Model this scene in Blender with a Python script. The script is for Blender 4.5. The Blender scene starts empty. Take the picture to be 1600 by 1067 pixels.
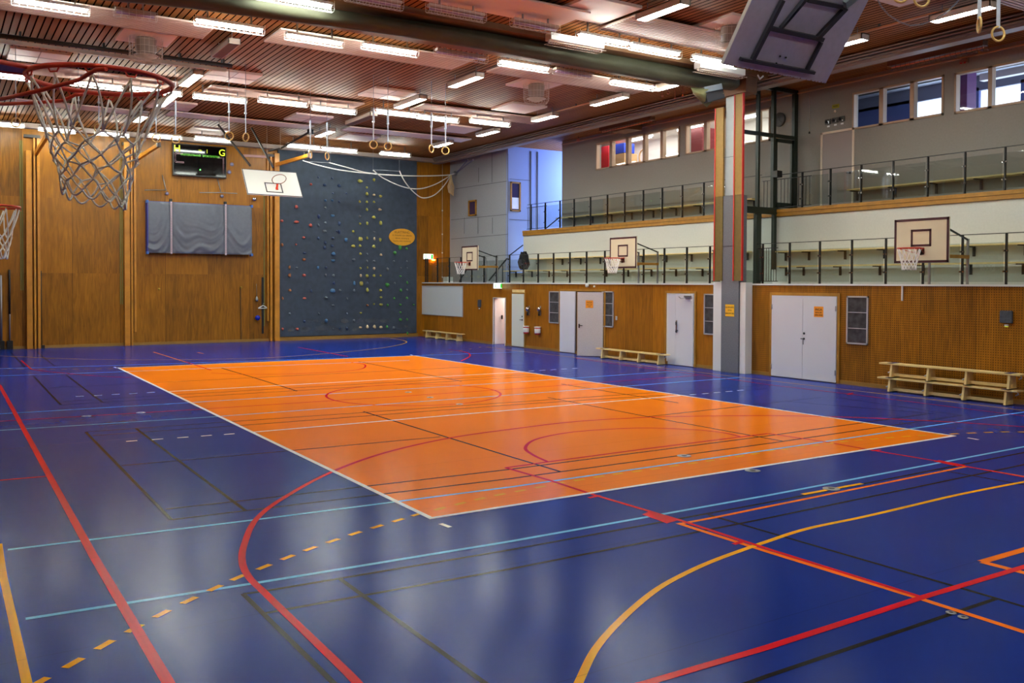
import bpy, bmesh, math, random
from mathutils import Vector, Matrix
random.seed(7)
S = bpy.context.scene
COL = S.collection
W, H = 1600, 1067
# ------------------------------------------------------------------ camera
CX, CY, CZ, YAW, PITCH, ROLL, FPX, PPX, PPY = -4.0729, -7.8444, 2.3233, .5699, .0207, .0040, 1407.69, 800.0, 471.06
FW = Vector((math.sin(YAW)*math.cos(PITCH), math.cos(YAW)*math.cos(PITCH), -math.sin(PITCH)))
_r = Vector((math.cos(YAW), -math.sin(YAW), 0)); _u = _r.cross(FW)
RT = _r*math.cos(ROLL) + _u*math.sin(ROLL); UP = -_r*math.sin(ROLL) + _u*math.cos(ROLL)
CAM = Vector((CX, CY, CZ))
cd = bpy.data.cameras.new('camera'); cam = bpy.data.objects.new('camera', cd); COL.objects.link(cam)
m = Matrix((RT, UP, -FW)).transposed().to_4x4(); m.translation = CAM; cam.matrix_world = m
cd.sensor_width = 36; cd.sensor_fit = 'HORIZONTAL'; cd.lens = FPX/W*36
cd.shift_x = (W/2-PPX)/W; cd.shift_y = (PPY-H/2)/W; cd.clip_end = 200; cd.clip_start = .05
S.camera = cam
# ------------------------------------------------------------------ world, view, big lights
S.view_settings.view_transform = 'Standard'; S.view_settings.look = 'None'
S.view_settings.gamma = 1; S.view_settings.use_curve_mapping = False
S.view_settings.exposure = 1.38
wd = bpy.data.worlds.new('world'); S.world = wd; wd.use_nodes = True
wd.node_tree.nodes['Background'].inputs[0].default_value = (.62, .76, 1, 1)
wd.node_tree.nodes['Background'].inputs[1].default_value = 1.2
TUBE = 42.0      # strength of the fluorescent tubes
def area(name, loc, size, power, color, direction):
    l = bpy.data.lights.new(name, 'AREA'); l.shape = 'RECTANGLE'; l.size, l.size_y = size; l.energy = power; l.color = color
    o = bpy.data.objects.new(name, l); COL.objects.link(o); o.location = loc
    o.rotation_euler = Vector(direction).to_track_quat('-Z', 'Y').to_euler(); return o
area('daylight_stair_window', (18.9, 21.3, 6.6), (1.9, 2.2), 140, (.28, .43, 1), (-1, 0, 0))
area('office_ceiling_light', (17.4, 14.6, 7.66), (1.4, 9), 90, (1, .95, .9), (0, 0, -1))
area('daylight_gallery_window', (18.9, 3.0, 6.4), (8, 1.6), 60, (.6, .72, 1), (-1, 0, .25))
# ------------------------------------------------------------------ px -> point on a plane
def ray(u, v): return FW + RT*((u-PPX)/FPX) - UP*((v-PPY)/FPX)
def onz(u, v, z=0.0): d = ray(u, v); return CAM + d*((z-CZ)/d.z)
def onx(u, v, x): d = ray(u, v); return CAM + d*((x-CX)/d.x)
def ony(u, v, y): d = ray(u, v); return CAM + d*((y-CY)/d.y)
# ------------------------------------------------------------------ materials
MATS = {}
def lin(c):
    return tuple(((x/255)/12.92 if x/255 <= .04045 else ((x/255+.055)/1.055)**2.4) for x in c)
def mat(name, rgb, rough=.5, metal=0, spec=.5, noise=0, nscale=8, bump=0, coat=0, emit=None, estr=0):
    if name in MATS: return MATS[name]
    mt = bpy.data.materials.new(name); mt.use_nodes = True; nt = mt.node_tree; b = nt.nodes['Principled BSDF']
    c = lin(rgb); b.inputs['Base Color'].default_value = (*c, 1); b.inputs['Roughness'].default_value = rough
    b.inputs['Metallic'].default_value = metal; b.inputs['Specular IOR Level'].default_value = spec
    b.inputs['Coat Weight'].default_value = coat
    if emit: b.inputs['Emission Color'].default_value = (*lin(emit), 1); b.inputs['Emission Strength'].default_value = estr
    if noise or bump:
        tc = nt.nodes.new('ShaderNodeTexCoord'); nz = nt.nodes.new('ShaderNodeTexNoise')
        nz.inputs['Scale'].default_value = nscale; nz.inputs['Detail'].default_value = 4
        nt.links.new(tc.outputs['Object'], nz.inputs['Vector'])
        if noise:
            mr = nt.nodes.new('ShaderNodeMapRange'); mr.inputs[1].default_value = .3; mr.inputs[2].default_value = .7
            mr.inputs[3].default_value = 1-noise; mr.inputs[4].default_value = 1+noise
            nt.links.new(nz.outputs['Fac'], mr.inputs[0])
            mx = nt.nodes.new('ShaderNodeVectorMath'); mx.operation = 'SCALE'; mx.inputs[0].default_value = c
            nt.links.new(mr.outputs[0], mx.inputs['Scale']); nt.links.new(mx.outputs[0], b.inputs['Base Color'])
        if bump:
            bp = nt.nodes.new('ShaderNodeBump'); bp.inputs['Strength'].default_value = bump; bp.inputs['Distance'].default_value = .01
            nt.links.new(nz.outputs['Fac'], bp.inputs['Height']); nt.links.new(bp.outputs[0], b.inputs['Normal'])
    MATS[name] = mt; return mt
def N(nt, t, **k):
    n = nt.nodes.new(t)
    for a, v in k.items(): setattr(n, a, v)
    return n
def math_(nt, op, a, b=None, c=None):
    n = nt.nodes.new('ShaderNodeMath'); n.operation = op
    for i, x in enumerate((a, b, c)):
        if x is None: continue
        if isinstance(x, (int, float)): n.inputs[i].default_value = x
        else: nt.links.new(x, n.inputs[i])
    return n.outputs[0]
def mix(nt, f, a, b):
    n = nt.nodes.new('ShaderNodeMix'); n.data_type = 'RGBA'
    for i, x in ((0, f), (6, a), (7, b)):
        if isinstance(x, (int, float)): n.inputs[i].default_value = x
        elif isinstance(x, tuple): n.inputs[i].default_value = (*x, 1)
        else: nt.links.new(x, n.inputs[i])
    return n.outputs[2]
def plywood(name, c1, c2, axis, pw=1.22, ph=2.5, holes=False, rough=.38):
    """veneered boards; axis = the horizontal direction of the wall ('X' or 'Y')"""
    mt = bpy.data.materials.new(name); mt.use_nodes = True; nt = mt.node_tree; b = nt.nodes['Principled BSDF']
    tc = N(nt, 'ShaderNodeTexCoord'); sp = N(nt, 'ShaderNodeSeparateXYZ'); nt.links.new(tc.outputs['Object'], sp.inputs[0])
    h = sp.outputs[axis]; z = sp.outputs['Z']
    px = math_(nt, 'FLOOR', math_(nt, 'DIVIDE', h, pw)); pz = math_(nt, 'FLOOR', math_(nt, 'DIVIDE', z, ph))
    cv = N(nt, 'ShaderNodeCombineXYZ'); nt.links.new(px, cv.inputs[0]); nt.links.new(pz, cv.inputs[1])
    wn = N(nt, 'ShaderNodeTexWhiteNoise'); nt.links.new(cv.outputs[0], wn.inputs['Vector'])
    gv = N(nt, 'ShaderNodeCombineXYZ'); nt.links.new(math_(nt, 'MULTIPLY', h, 9.0), gv.inputs[0])
    nt.links.new(math_(nt, 'MULTIPLY', z, .8), gv.inputs[1]); nt.links.new(math_(nt, 'MULTIPLY', wn.outputs['Value'], 31.0), gv.inputs[2])
    nz = N(nt, 'ShaderNodeTexNoise'); nz.inputs['Scale'].default_value = 1.6; nz.inputs['Detail'].default_value = 5; nz.inputs['Distortion'].default_value = 1.2
    nt.links.new(gv.outputs[0], nz.inputs['Vector'])
    bv = N(nt, 'ShaderNodeTexNoise'); bv.inputs['Scale'].default_value = .7; nt.links.new(tc.outputs['Object'], bv.inputs['Vector'])
    f = math_(nt, 'ADD', math_(nt, 'MULTIPLY', nz.outputs['Fac'], .75), math_(nt, 'MULTIPLY', wn.outputs['Value'], .28))
    f = math_(nt, 'ADD', f, math_(nt, 'MULTIPLY', bv.outputs['Fac'], .35)); f = math_(nt, 'MULTIPLY', math_(nt, 'SUBTRACT', f, .35), 1.35)
    c = mix(nt, f, lin(c1), lin(c2))
    # joints between the boards
    fx = math_(nt, 'FRACT', math_(nt, 'DIVIDE', h, pw)); j = math_(nt, 'LESS_THAN', math_(nt, 'ABSOLUTE', math_(nt, 'SUBTRACT', fx, .5)), .4965)
    c = mix(nt, math_(nt, 'SUBTRACT', 1.0, j), c, tuple(x*.35 for x in lin(c1)))
    if holes:
        s = .05
        hx = math_(nt, 'SUBTRACT', math_(nt, 'FRACT', math_(nt, 'DIVIDE', h, s)), .5); hz = math_(nt, 'SUBTRACT', math_(nt, 'FRACT', math_(nt, 'DIVIDE', z, s)), .5)
        d = math_(nt, 'ADD', math_(nt, 'MULTIPLY', hx, hx), math_(nt, 'MULTIPLY', hz, hz))
        c = mix(nt, math_(nt, 'LESS_THAN', d, .035), c, tuple(x*.18 for x in lin(c1)))
    nt.links.new(c, b.inputs['Base Color']); b.inputs['Roughness'].default_value = rough; b.inputs['Specular IOR Level'].default_value = .3
    MATS[name] = mt; return mt
PLY_F = plywood('plywood_far', (92, 56, 6), (186, 120, 20), 'X', 1.55, 2.6)
PLY_R = plywood('plywood_perforated', (104, 66, 8), (190, 124, 22), 'Y', 1.22, 9, True)
PLY_P = plywood('plywood_plain', (104, 64, 8), (188, 120, 20), 'Y', 1.22, 9)
def ceiling_mat():
    mt = bpy.data.materials.new('ceiling_slats'); mt.use_nodes = True; nt = mt.node_tree; b = nt.nodes['Principled BSDF']
    tc = N(nt, 'ShaderNodeTexCoord'); sp = N(nt, 'ShaderNodeSeparateXYZ'); nt.links.new(tc.outputs['Object'], sp.inputs[0])
    x = math_(nt, 'DIVIDE', sp.outputs['X'], .14); fx = math_(nt, 'FRACT', x); idx = math_(nt, 'FLOOR', x)
    wn = N(nt, 'ShaderNodeTexWhiteNoise', noise_dimensions='1D'); nt.links.new(idx, wn.inputs['W'])
    gv = N(nt, 'ShaderNodeCombineXYZ'); nt.links.new(math_(nt, 'MULTIPLY', sp.outputs['X'], 30.), gv.inputs[0]); nt.links.new(sp.outputs['Y'], gv.inputs[1])
    nz = N(nt, 'ShaderNodeTexNoise'); nz.inputs['Scale'].default_value = 1.5; nt.links.new(gv.outputs[0], nz.inputs['Vector'])
    f = math_(nt, 'ADD', math_(nt, 'MULTIPLY', wn.outputs['Value'], .5), math_(nt, 'MULTIPLY', nz.outputs['Fac'], .5))
    c = mix(nt, f, lin((124, 74, 32)), lin((166, 106, 50)))
    g = math_(nt, 'GREATER_THAN', fx, .78)
    c = mix(nt, g, c, lin((24, 12, 6)))
    nt.links.new(c, b.inputs['Base Color']); b.inputs['Roughness'].default_value = .6
    nt.links.new(math_(nt, 'MULTIPLY', math_(nt, 'SUBTRACT', 1.0, g), .25), b.inputs['Specular IOR Level'])
    MATS['ceiling'] = mt; return mt
CEIL = ceiling_mat()
def floor_mat(name, rgb, rough=.2, wear=.05):
    mt = bpy.data.materials.new(name); mt.use_nodes = True; nt = mt.node_tree; b = nt.nodes['Principled BSDF']
    tc = N(nt, 'ShaderNodeTexCoord'); nz = N(nt, 'ShaderNodeTexNoise'); nz.inputs['Scale'].default_value = .9; nz.inputs['Detail'].default_value = 6
    nt.links.new(tc.outputs['Object'], nz.inputs['Vector'])
    c = lin(rgb); w = mix(nt, nz.outputs['Fac'], tuple(x*(1-wear) for x in c), tuple(min(1, x*(1+wear)+.004) for x in c))
    # welded seams of the vinyl sheets, running across the hall
    sp = N(nt, 'ShaderNodeSeparateXYZ'); nt.links.new(tc.outputs['Object'], sp.inputs[0])
    fy = math_(nt, 'ABSOLUTE', math_(nt, 'SUBTRACT', math_(nt, 'FRACT', math_(nt, 'DIVIDE', math_(nt, 'ADD', sp.outputs['Y'], 2.62), 2.0)), .5))
    seam = math_(nt, 'LESS_THAN', fy, .0016)
    w = mix(nt, seam, w, tuple(x*.7 for x in c)); nt.links.new(w, b.inputs['Base Color'])
    rn = N(nt, 'ShaderNodeTexNoise'); rn.inputs['Scale'].default_value = .45; rn.inputs['Detail'].default_value = 5; nt.links.new(tc.outputs['Object'], rn.inputs['Vector'])
    mr = N(nt, 'ShaderNodeMapRange'); mr.inputs[1].default_value = .35; mr.inputs[2].default_value = .7; mr.inputs[1].default_value = 0; mr.inputs[2].default_value = 1; mr.inputs[3].default_value = rough*.8; mr.inputs[4].default_value = rough*1.2
    nt.links.new(rn.outputs['Fac'], mr.inputs[0]); nt.links.new(mr.outputs[0], b.inputs['Roughness'])
    b2 = N(nt, 'ShaderNodeTexNoise'); b2.inputs['Scale'].default_value = 2.2; b2.inputs['Detail'].default_value = 2; nt.links.new(tc.outputs['Object'], b2.inputs['Vector'])
    bp = N(nt, 'ShaderNodeBump'); bp.inputs['Strength'].default_value = .08; bp.inputs['Distance'].default_value = .004
    nt.links.new(b2.outputs['Fac'], bp.inputs['Height']); nt.links.new(bp.outputs[0], b.inputs['Normal'])
    b.inputs['Specular IOR Level'].default_value = .03
    MATS[name] = mt; return mt
def glass_mat(name, tint, refl=.10, rough=0.02):
    mt = bpy.data.materials.new(name); mt.use_nodes = True; nt = mt.node_tree; nt.nodes.clear()
    o = N(nt, 'ShaderNodeOutputMaterial'); t = N(nt, 'ShaderNodeBsdfTransparent'); g = N(nt, 'ShaderNodeBsdfGlossy'); mx = N(nt, 'ShaderNodeMixShader')
    t.inputs[0].default_value = (*tint, 1); g.inputs['Roughness'].default_value = rough
    fr = N(nt, 'ShaderNodeFresnel'); fr.inputs[0].default_value = 1.45
    ge = N(nt, 'ShaderNodeNewGeometry'); nt.links.new(math_(nt, 'MULTIPLY', math_(nt, 'ADD', fr.outputs[0], refl-.04), math_(nt, 'SUBTRACT', 1.0, ge.outputs['Backfacing'])), mx.inputs[0]); nt.links.new(t.outputs[0], mx.inputs[1]); nt.links.new(g.outputs[0], mx.inputs[2]); nt.links.new(mx.outputs[0], o.inputs[0])
    MATS[name] = mt; return mt
GLASS = glass_mat('rail_glass', (.84, .88, .87)); WGLASS = glass_mat('window_glass', (.93, .95, .95), .05)
BLUE = floor_mat('floor_blue', (12, 45, 138)); ORANGE = floor_mat('floor_orange', (250, 128, 8), .2, .03)
FM = dict(W=floor_mat('line_white', (252, 252, 250)), K=floor_mat('line_black', (14, 14, 18)), R=floor_mat('line_red', (214, 12, 34)),
          L=floor_mat('line_light_blue', (120, 200, 250)), Y=floor_mat('line_yellow', (242, 172, 14)), O=floor_mat('line_orange', (246, 120, 20)))
WHITE = mat('white_paint', (226, 228, 226), .35); DOORW = mat('door_white', (214, 216, 224), .3); DOORG = mat('door_back', (196, 190, 190), .45, noise=.05, nscale=30)
BLACK = mat('black_metal', (16, 16, 18), .4); DGREEN = mat('dark_green_steel', (34, 44, 34), .4)
STEEL = mat('steel', (150, 152, 156), .35, .8); CHROME = mat('chrome', (210, 212, 216), .15, 1)
CONC = mat('column_concrete', (108, 110, 116), .75, noise=.22, nscale=45); CONCU = mat('column_steel', (158, 166, 168), .35, noise=.05, nscale=5)
GREYW = mat('grey_plaster', (142, 138, 130), .8, noise=.04, nscale=20); PALEW = mat('pale_plaster', (205, 208, 200), .8, noise=.03, nscale=20)
PANELW = mat('wall_panels', (150, 154, 158), .8, noise=.05, nscale=25); BLUEW = mat('stair_wall', (142, 156, 192), .8)
PINE = mat('pine', (236, 208, 142), .4, noise=.1, nscale=6); PINED = mat('pine_dark', (164, 116, 34), .5, noise=.15, nscale=7)
BAFFLE = mat('baffle_pink', (232, 214, 204), .6); BAFFLE2 = mat('baffle_edge', (160, 132, 120), .6)
OLIVE = mat('olive_canvas', (64, 64, 46), .75, noise=.12, nscale=3, bump=.5); OLIVED = mat('olive_board', (150, 116, 44), .6, noise=.08, nscale=12)
REDE = mat('red_edge', (206, 40, 32), .5); RIM = mat('rim_orange', (204, 54, 26), .4); NET = mat('net_white', (253, 252, 248), .8)
CREAM = mat('board_cream', (226, 216, 184), .5); MAROON = mat('maroon', (66, 14, 26), .5); SLATE = mat('climbing_wall', (56, 67, 82), .8, noise=.16, nscale=5, bump=.25)
MATG = mat('mat_grey', (98, 104, 116), .42, noise=.06, nscale=10); MATB = mat('mat_blue', (44, 54, 150), .6)
SCORE = mat('score_black', (5, 5, 6), .06, spec=.25); YGREEN = mat('score_yellow', (190, 200, 40), .5, emit=(190, 205, 40), estr=.35)
BALL = mat('blue_ball', (24, 44, 170), .25); ROPE = mat('rope', (206, 176, 130), .9); STRAP = mat('strap_white', (196, 206, 222), .7)
RINGW = mat('ring_wood', (214, 176, 104), .45); SIGNO = mat('sign_orange', (240, 150, 22), .6); INK = mat('ink', (50, 26, 10), .7)
GREENL = mat('exit_green', (60, 190, 70), .4, emit=(40, 200, 60), estr=.35); EXITW = mat('exit_white', (240, 255, 240), .4, emit=(235, 255, 235), estr=.9)
LIT = mat('tube_lit', (255, 255, 255), .5, emit=(244, 252, 242), estr=TUBE); UNLIT = mat('tube_unlit', (176, 150, 190), .2); DIFF = mat('diffuser_off', (120, 98, 84), .5)
LITB = mat('diffuser_lit', (255, 255, 255), .5, emit=(246, 250, 242), estr=TUBE*.75)
HOUS = mat('housing', (196, 180, 168), .5); BROWNP = mat('brown_duct', (104, 66, 40), .6); DARKM = mat('dark_pipe', (52, 44, 38), .5)
GREYB = mat('backboard_back', (172, 168, 188), .6, noise=.05, nscale=14); DARKF = mat('board_frame', (44, 44, 54), .5); WBOARD = mat('board_white', (244, 246, 240), .3)
SKIRT = mat('skirting', (150, 112, 44), .5, noise=.1, nscale=5); CARD = mat('cardboard', (196, 156, 110), .8); REDC = mat('red_panel', (186, 26, 36), .5)
CORN = mat('cornice', (140, 124, 116), .55); BEAMM = mat('beam_wood', (112, 76, 44), .6, noise=.12, nscale=4)
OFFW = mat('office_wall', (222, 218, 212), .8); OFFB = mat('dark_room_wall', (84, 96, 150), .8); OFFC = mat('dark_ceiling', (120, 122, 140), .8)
# ------------------------------------------------------------------ mesh builder
class MB:
    def __init__(s): s.v = []; s.f = []; s.mi = []; s.m = []; s.sm = []
    def _m(s, mt):
        if mt not in s.m: s.m.append(mt)
        return s.m.index(mt)
    def add(s, vs, fs, mt, smooth=False):
        o = len(s.v); s.v += [tuple(v) for v in vs]; k = s._m(mt)
        for f in fs: s.f.append([o+i for i in f]); s.mi.append(k); s.sm.append(smooth)
        return s
    def box(s, a, b, mt):
        x0, x1 = sorted((a[0], b[0])); y0, y1 = sorted((a[1], b[1])); z0, z1 = sorted((a[2], b[2]))
        vs = [(x, y, z) for z in (z0, z1) for y in (y0, y1) for x in (x0, x1)]
        return s.add(vs, [(0, 2, 3, 1), (4, 5, 7, 6), (0, 1, 5, 4), (2, 6, 7, 3), (0, 4, 6, 2), (1, 3, 7, 5)], mt)
    def bbox(s, a, b, mt, r=.01):
        """box with chamfered vertical and horizontal edges"""
        bm = bmesh.new(); bmesh.ops.create_cube(bm, size=1)
        A, B = Vector(a), Vector(b); c = (A+B)/2; d = B-A
        for v in bm.verts: v.co = Vector((c.x+v.co.x*abs(d.x), c.y+v.co.y*abs(d.y), c.z+v.co.z*abs(d.z)))
        r = min(r, .45*min(abs(d.x), abs(d.y), abs(d.z)))
        bmesh.ops.bevel(bm, geom=bm.edges[:], offset=r, segments=2, affect='EDGES', profile=.7)
        bm.verts.index_update(); s.add([v.co[:] for v in bm.verts], [[v.index for v in f.verts] for f in bm.faces], mt, False); bm.free(); return s
    def prism(s, pts, d, mt):
        """pts: closed loop of 3D points, extruded by vector d"""
        n = len(pts); p = [Vector(q) for q in pts]; d = Vector(d)
        vs = p + [q+d for q in p]
        return s.add(vs, [list(range(n))[::-1], list(range(n, 2*n))] + [(i, (i+1) % n, n+(i+1) % n, n+i) for i in range(n)], mt)
    def bar(s, p, q, w, h, mt, up=(0, 0, 1)):
        p, q = Vector(p), Vector(q); d = (q-p).normalized(); u = Vector(up)
        if abs(d.dot(u)) > .98: u = Vector((1, 0, 0))
        sx = d.cross(u).normalized()*w/2; sy = sx.cross(d).normalized()*h/2
        vs = [p-sx-sy, p+sx-sy, p+sx+sy, p-sx+sy, q-sx-sy, q+sx-sy, q+sx+sy, q-sx+sy]
        return s.add(vs, [(0, 3, 2, 1), (4, 5, 6, 7), (0, 1, 5, 4), (1, 2, 6, 5), (2, 3, 7, 6), (3, 0, 4, 7)], mt)
    def tube(s, path, r, mt, seg=8, closed=False):
        P = [Vector(p) for p in path]; n = len(P); rings = []; ref = None
        for i, p in enumerate(P):
            a = P[(i-1) % n] if (closed or i) else p; b = P[(i+1) % n] if (closed or i < n-1) else p
            d = (b-a).normalized()
            if ref is None: ref = Vector((0, 0, 1)) if abs(d.z) < .9 else Vector((1, 0, 0))
            x = d.cross(ref).normalized(); y = d.cross(x).normalized(); ref = x.cross(d) if False else ref
            if abs(d.dot(ref)) > .97: ref = Vector((1, 0, 0)) if abs(d.x) < .8 else Vector((0, 1, 0))
            rr = r[i] if isinstance(r, (list, tuple)) else r
            rings.append([p + x*math.cos(2*math.pi*k/seg)*rr + y*math.sin(2*math.pi*k/seg)*rr for k in range(seg)])
        vs = [v for g in rings for v in g]; fs = []
        for i in range(n if closed else n-1):
            j = (i+1) % n
            for k in range(seg): fs.append((i*seg+k, i*seg+(k+1) % seg, j*seg+(k+1) % seg, j*seg+k))
        s.add(vs, fs, mt, True)
        if not closed:
            o = len(s.v)-len(vs)
            for g, rev in ((0, True), (n-1, False)):
                f = [o+g*seg+k for k in range(seg)]; s.f.append(f[::-1] if rev else f); s.mi.append(s._m(mt)); s.sm.append(False)
        return s
    def cyl(s, p, q, r, mt, seg=14): return s.tube([p, q], r, mt, seg)
    def lathe(s, c, prof, mt, seg=16, axis='Z', smooth=True):
        c = Vector(c); vs = []; fs = []
        for (r, h) in prof:
            for k in range(seg):
                a = 2*math.pi*k/seg; x, y = r*math.cos(a), r*math.sin(a)
                vs.append(c + (Vector((x, y, h)) if axis == 'Z' else Vector((h, x, y)) if axis == 'X' else Vector((x, h, y))))
        for i in range(len(prof)-1):
            for k in range(seg): fs.append((i*seg+k, i*seg+(k+1) % seg, (i+1)*seg+(k+1) % seg, (i+1)*seg+k))
        fs.append(list(range(seg))[::-1]); fs.append([(len(prof)-1)*seg+k for k in range(seg)])
        return s.add(vs, fs, mt, smooth)
    def build(s, name, parent=None, **tags):
        me = bpy.data.meshes.new(name); me.from_pydata(s.v, [], s.f)
        for mt in s.m: me.materials.append(mt)
        me.polygons.foreach_set('material_index', s.mi); me.polygons.foreach_set('use_smooth', s.sm); me.update()
        bm = bmesh.new(); bm.from_mesh(me); bmesh.ops.recalc_face_normals(bm, faces=bm.faces); bm.to_mesh(me); bm.free()
        o = bpy.data.objects.new(name, me); COL.objects.link(o)
        if parent is not None:
            o.parent = parent; o.matrix_parent_inverse = Matrix.Translation(parent.location).inverted()
            bpy_parents.append((o, parent))
        for k, v in tags.items(): o[k] = v
        return o
bpy_parents = []
def thing(name, label, cat, loc=(0, 0, 0), group=None):
    o = bpy.data.objects.new(name, None); o.empty_display_size = .1; COL.objects.link(o); o.location = loc
    o['label'] = label; o['category'] = cat
    if len(label.split()) > 16: print('LONG', label)
    if group: o['group'] = group
    return o
def tag(o, label, cat, group=None):
    if len(label.split()) > 16: print('LONG', label)
    o['label'] = label; o['category'] = cat
    if group: o['group'] = group
    return o
def copy_tree(o, parent=None):
    c = o.copy(); COL.objects.link(c)
    if parent is not None: c.parent = parent
    for ch in list(o.children): copy_tree(ch, c)
    return c
def struct(name, mb): o = mb.build(name); o['kind'] = 'structure'; return o
def text(s, size, mt, M, parent, name='lettering', ext=.002, bold=0.0):
    cu = bpy.data.curves.new('t', 'FONT'); cu.body = s; cu.size = size; cu.align_x = 'CENTER'; cu.align_y = 'CENTER'; cu.extrude = ext; cu.offset = bold
    t = bpy.data.objects.new('t', cu); COL.objects.link(t); bpy.context.view_layer.update()
    me = bpy.data.meshes.new_from_object(t.evaluated_get(bpy.context.evaluated_depsgraph_get())); bpy.data.objects.remove(t)
    me.transform(M); me.materials.clear(); me.materials.append(mt)
    o = bpy.data.objects.new(name, me); COL.objects.link(o)
    o.parent = parent; o.matrix_parent_inverse = Matrix.Translation(parent.location).inverted(); return o
def face_mx(c, right, up=(0, 0, 1)):
    r = Vector(right).normalized(); u = Vector(up).normalized(); n = r.cross(u)
    M = Matrix((r, u, n)).transposed().to_4x4(); M.translation = Vector(c); return M
ORD = ['first', 'second', 'third', 'fourth', 'fifth', 'sixth', 'seventh', 'eighth', 'ninth', 'tenth', 'eleventh', 'twelfth', 'thirteenth', 'fourteenth', 'fifteenth', 'sixteenth', 'seventeenth', 'eighteenth', 'nineteenth', 'twentieth']
XR, YF, XL, YN, ZC = 13.68, 27.05, -5.0, -10.2, 7.72     # right wall, far wall, left wall, near wall, ceiling
X2, X3, ZT = 15.4, 16.2, 2.33                             # upper tier front, grey wall, top of the low wall
# ================================================================== floor with its painted lines
fl = MB(); fl.box((XL, YN, -.12), (16.2, YF+.1, 0), BLUE)
c00, c90, c018, c918 = onz(671.8, 811.3), onz(1494.5, 681.3), onz(182.5, 574.6), onz(648.5, 555.6)
LV = [0.0008]
def quad(pts, mt):
    fl.add([(p.x, p.y, LV[0]) for p in pts], [(0, 1, 2, 3)] if len(pts) == 4 else [tuple(range(len(pts)))], mt)
def strip(pts, mt, w=.05):
    P = [Vector((p.x, p.y, 0)) for p in pts]; n = len(P); L = []; Rr = []
    for i, p in enumerate(P):
        a = P[max(i-1, 0)]; b = P[min(i+1, n-1)]; d = (b-a).normalized(); s = Vector((-d.y, d.x, 0))*w/2
        if 0 < i < n-1:
            d1 = (p-a).normalized(); k = abs(d1.dot(d)); s /= max(k, .5)
        L.append(p+s); Rr.append(p-s)
    vs = [(q.x, q.y, LV[0]) for q in L+Rr]
    fl.add(vs, [(i, n+i, n+i+1, i+1) for i in range(n-1)], mt); LV[0] += .00002
def spl(pp, k=10):
    P = [onz(*p) for p in pp]; out = []
    for i in range(len(P)-1):
        a = P[max(i-1, 0)]; b = P[i]; c = P[i+1]; d = P[min(i+2, len(P)-1)]
        for j in range(k):
            t = j/k; out.append(.5*((2*b) + (c-a)*t + (2*a-5*b+4*c-d)*t*t + (3*b-a-3*c+d)*t**3))
    return out + [P[-1]]
def ln(c, *pts, w=.05): strip([onz(*p) for p in pts], FM[c], w)
def arc(c, *pts, w=.05): strip(spl(pts), FM[c], w)
quad([c00, c90, c918, c018], ORANGE); LV[0] = .0012
# black lines (badminton)
LV[0] = .0012
for l in [((380, 928), (517, 1063), (640, 1190)), ((380, 928), (411, 924), (800, 858.6), (1200, 785), (1600, 707), (1700, 687)), ((415, 958), (800, 888.5), (1200, 809.3), (1600, 726), (1700, 704)),
          ((531, 904.5), (757, 1067), (900, 1172)), ((1106, 804), (1200, 831.5), (1557, 935), (1600, 948), (1700, 977)), ((1020, 1107), (1170, 1067), (1200, 1056), (1555, 936)), ((1467.5, 734), (1580, 754), (1640, 764)),
          ((134, 675), (267.5, 812)), ((212.5, 669.5), (383, 797.5)), ((134, 675), (400, 656), (800, 628.5), (1190, 602)), ((145, 680.5), (400, 663), (800, 632.5), (1200, 607)),
          ((190, 727.5), (400, 709), (688, 682.5)), ((259, 795.5), (400, 780), (800, 733), (1200, 681), (1460, 645)), ((268, 812), (400, 796), (800, 747.5), (1200, 693), (1502, 649)),
          ((567.5, 643), (800, 714.3), (877.5, 737.5)), ((856, 621), (1012, 651), (1182, 682), (1222, 689)), ((1012, 651), (1167, 634), (1285, 620)), ((16, 550), (39, 574)), ((52, 587.5), (95, 632.5)),
          ((57, 549.5), (86, 572.5)), ((102.5, 585), (160.5, 629)), ((346, 575), (400, 591), (464, 611)), ((560, 565), (721, 595.7)), ((246, 544), (310, 564)), ((95, 632.5), (800, 590), (905, 584)),
          ((98, 627), (800, 586.5), (895, 581)), ((75, 606), (700, 575), (860, 568)), ((1307, 621), (1504, 649)), ((1230, 627), (1455, 646)), ((877, 600), (1060, 629.5))]:
    ln('K', *l, w=.04)
# light blue
for l in [((12, 859), (400, 812), (800, 760.7), (1200, 703.3), (1600, 643.7), (1660, 635)), ((40, 967), (400, 911), (800, 845.5), (1200, 774), (1600, 698), (1700, 679)),
          ((-40, 649), (290, 629.5), (800, 597.5), (1060, 579.5)), ((-40, 675), (330, 651.5), (800, 617), (1160, 589.5)), ((-40, 588.5), (172, 581.5), (640, 563)), ((-40, 577), (180, 571), (640, 556), (820, 549.5))]:
    ln('L', *l)
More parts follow.
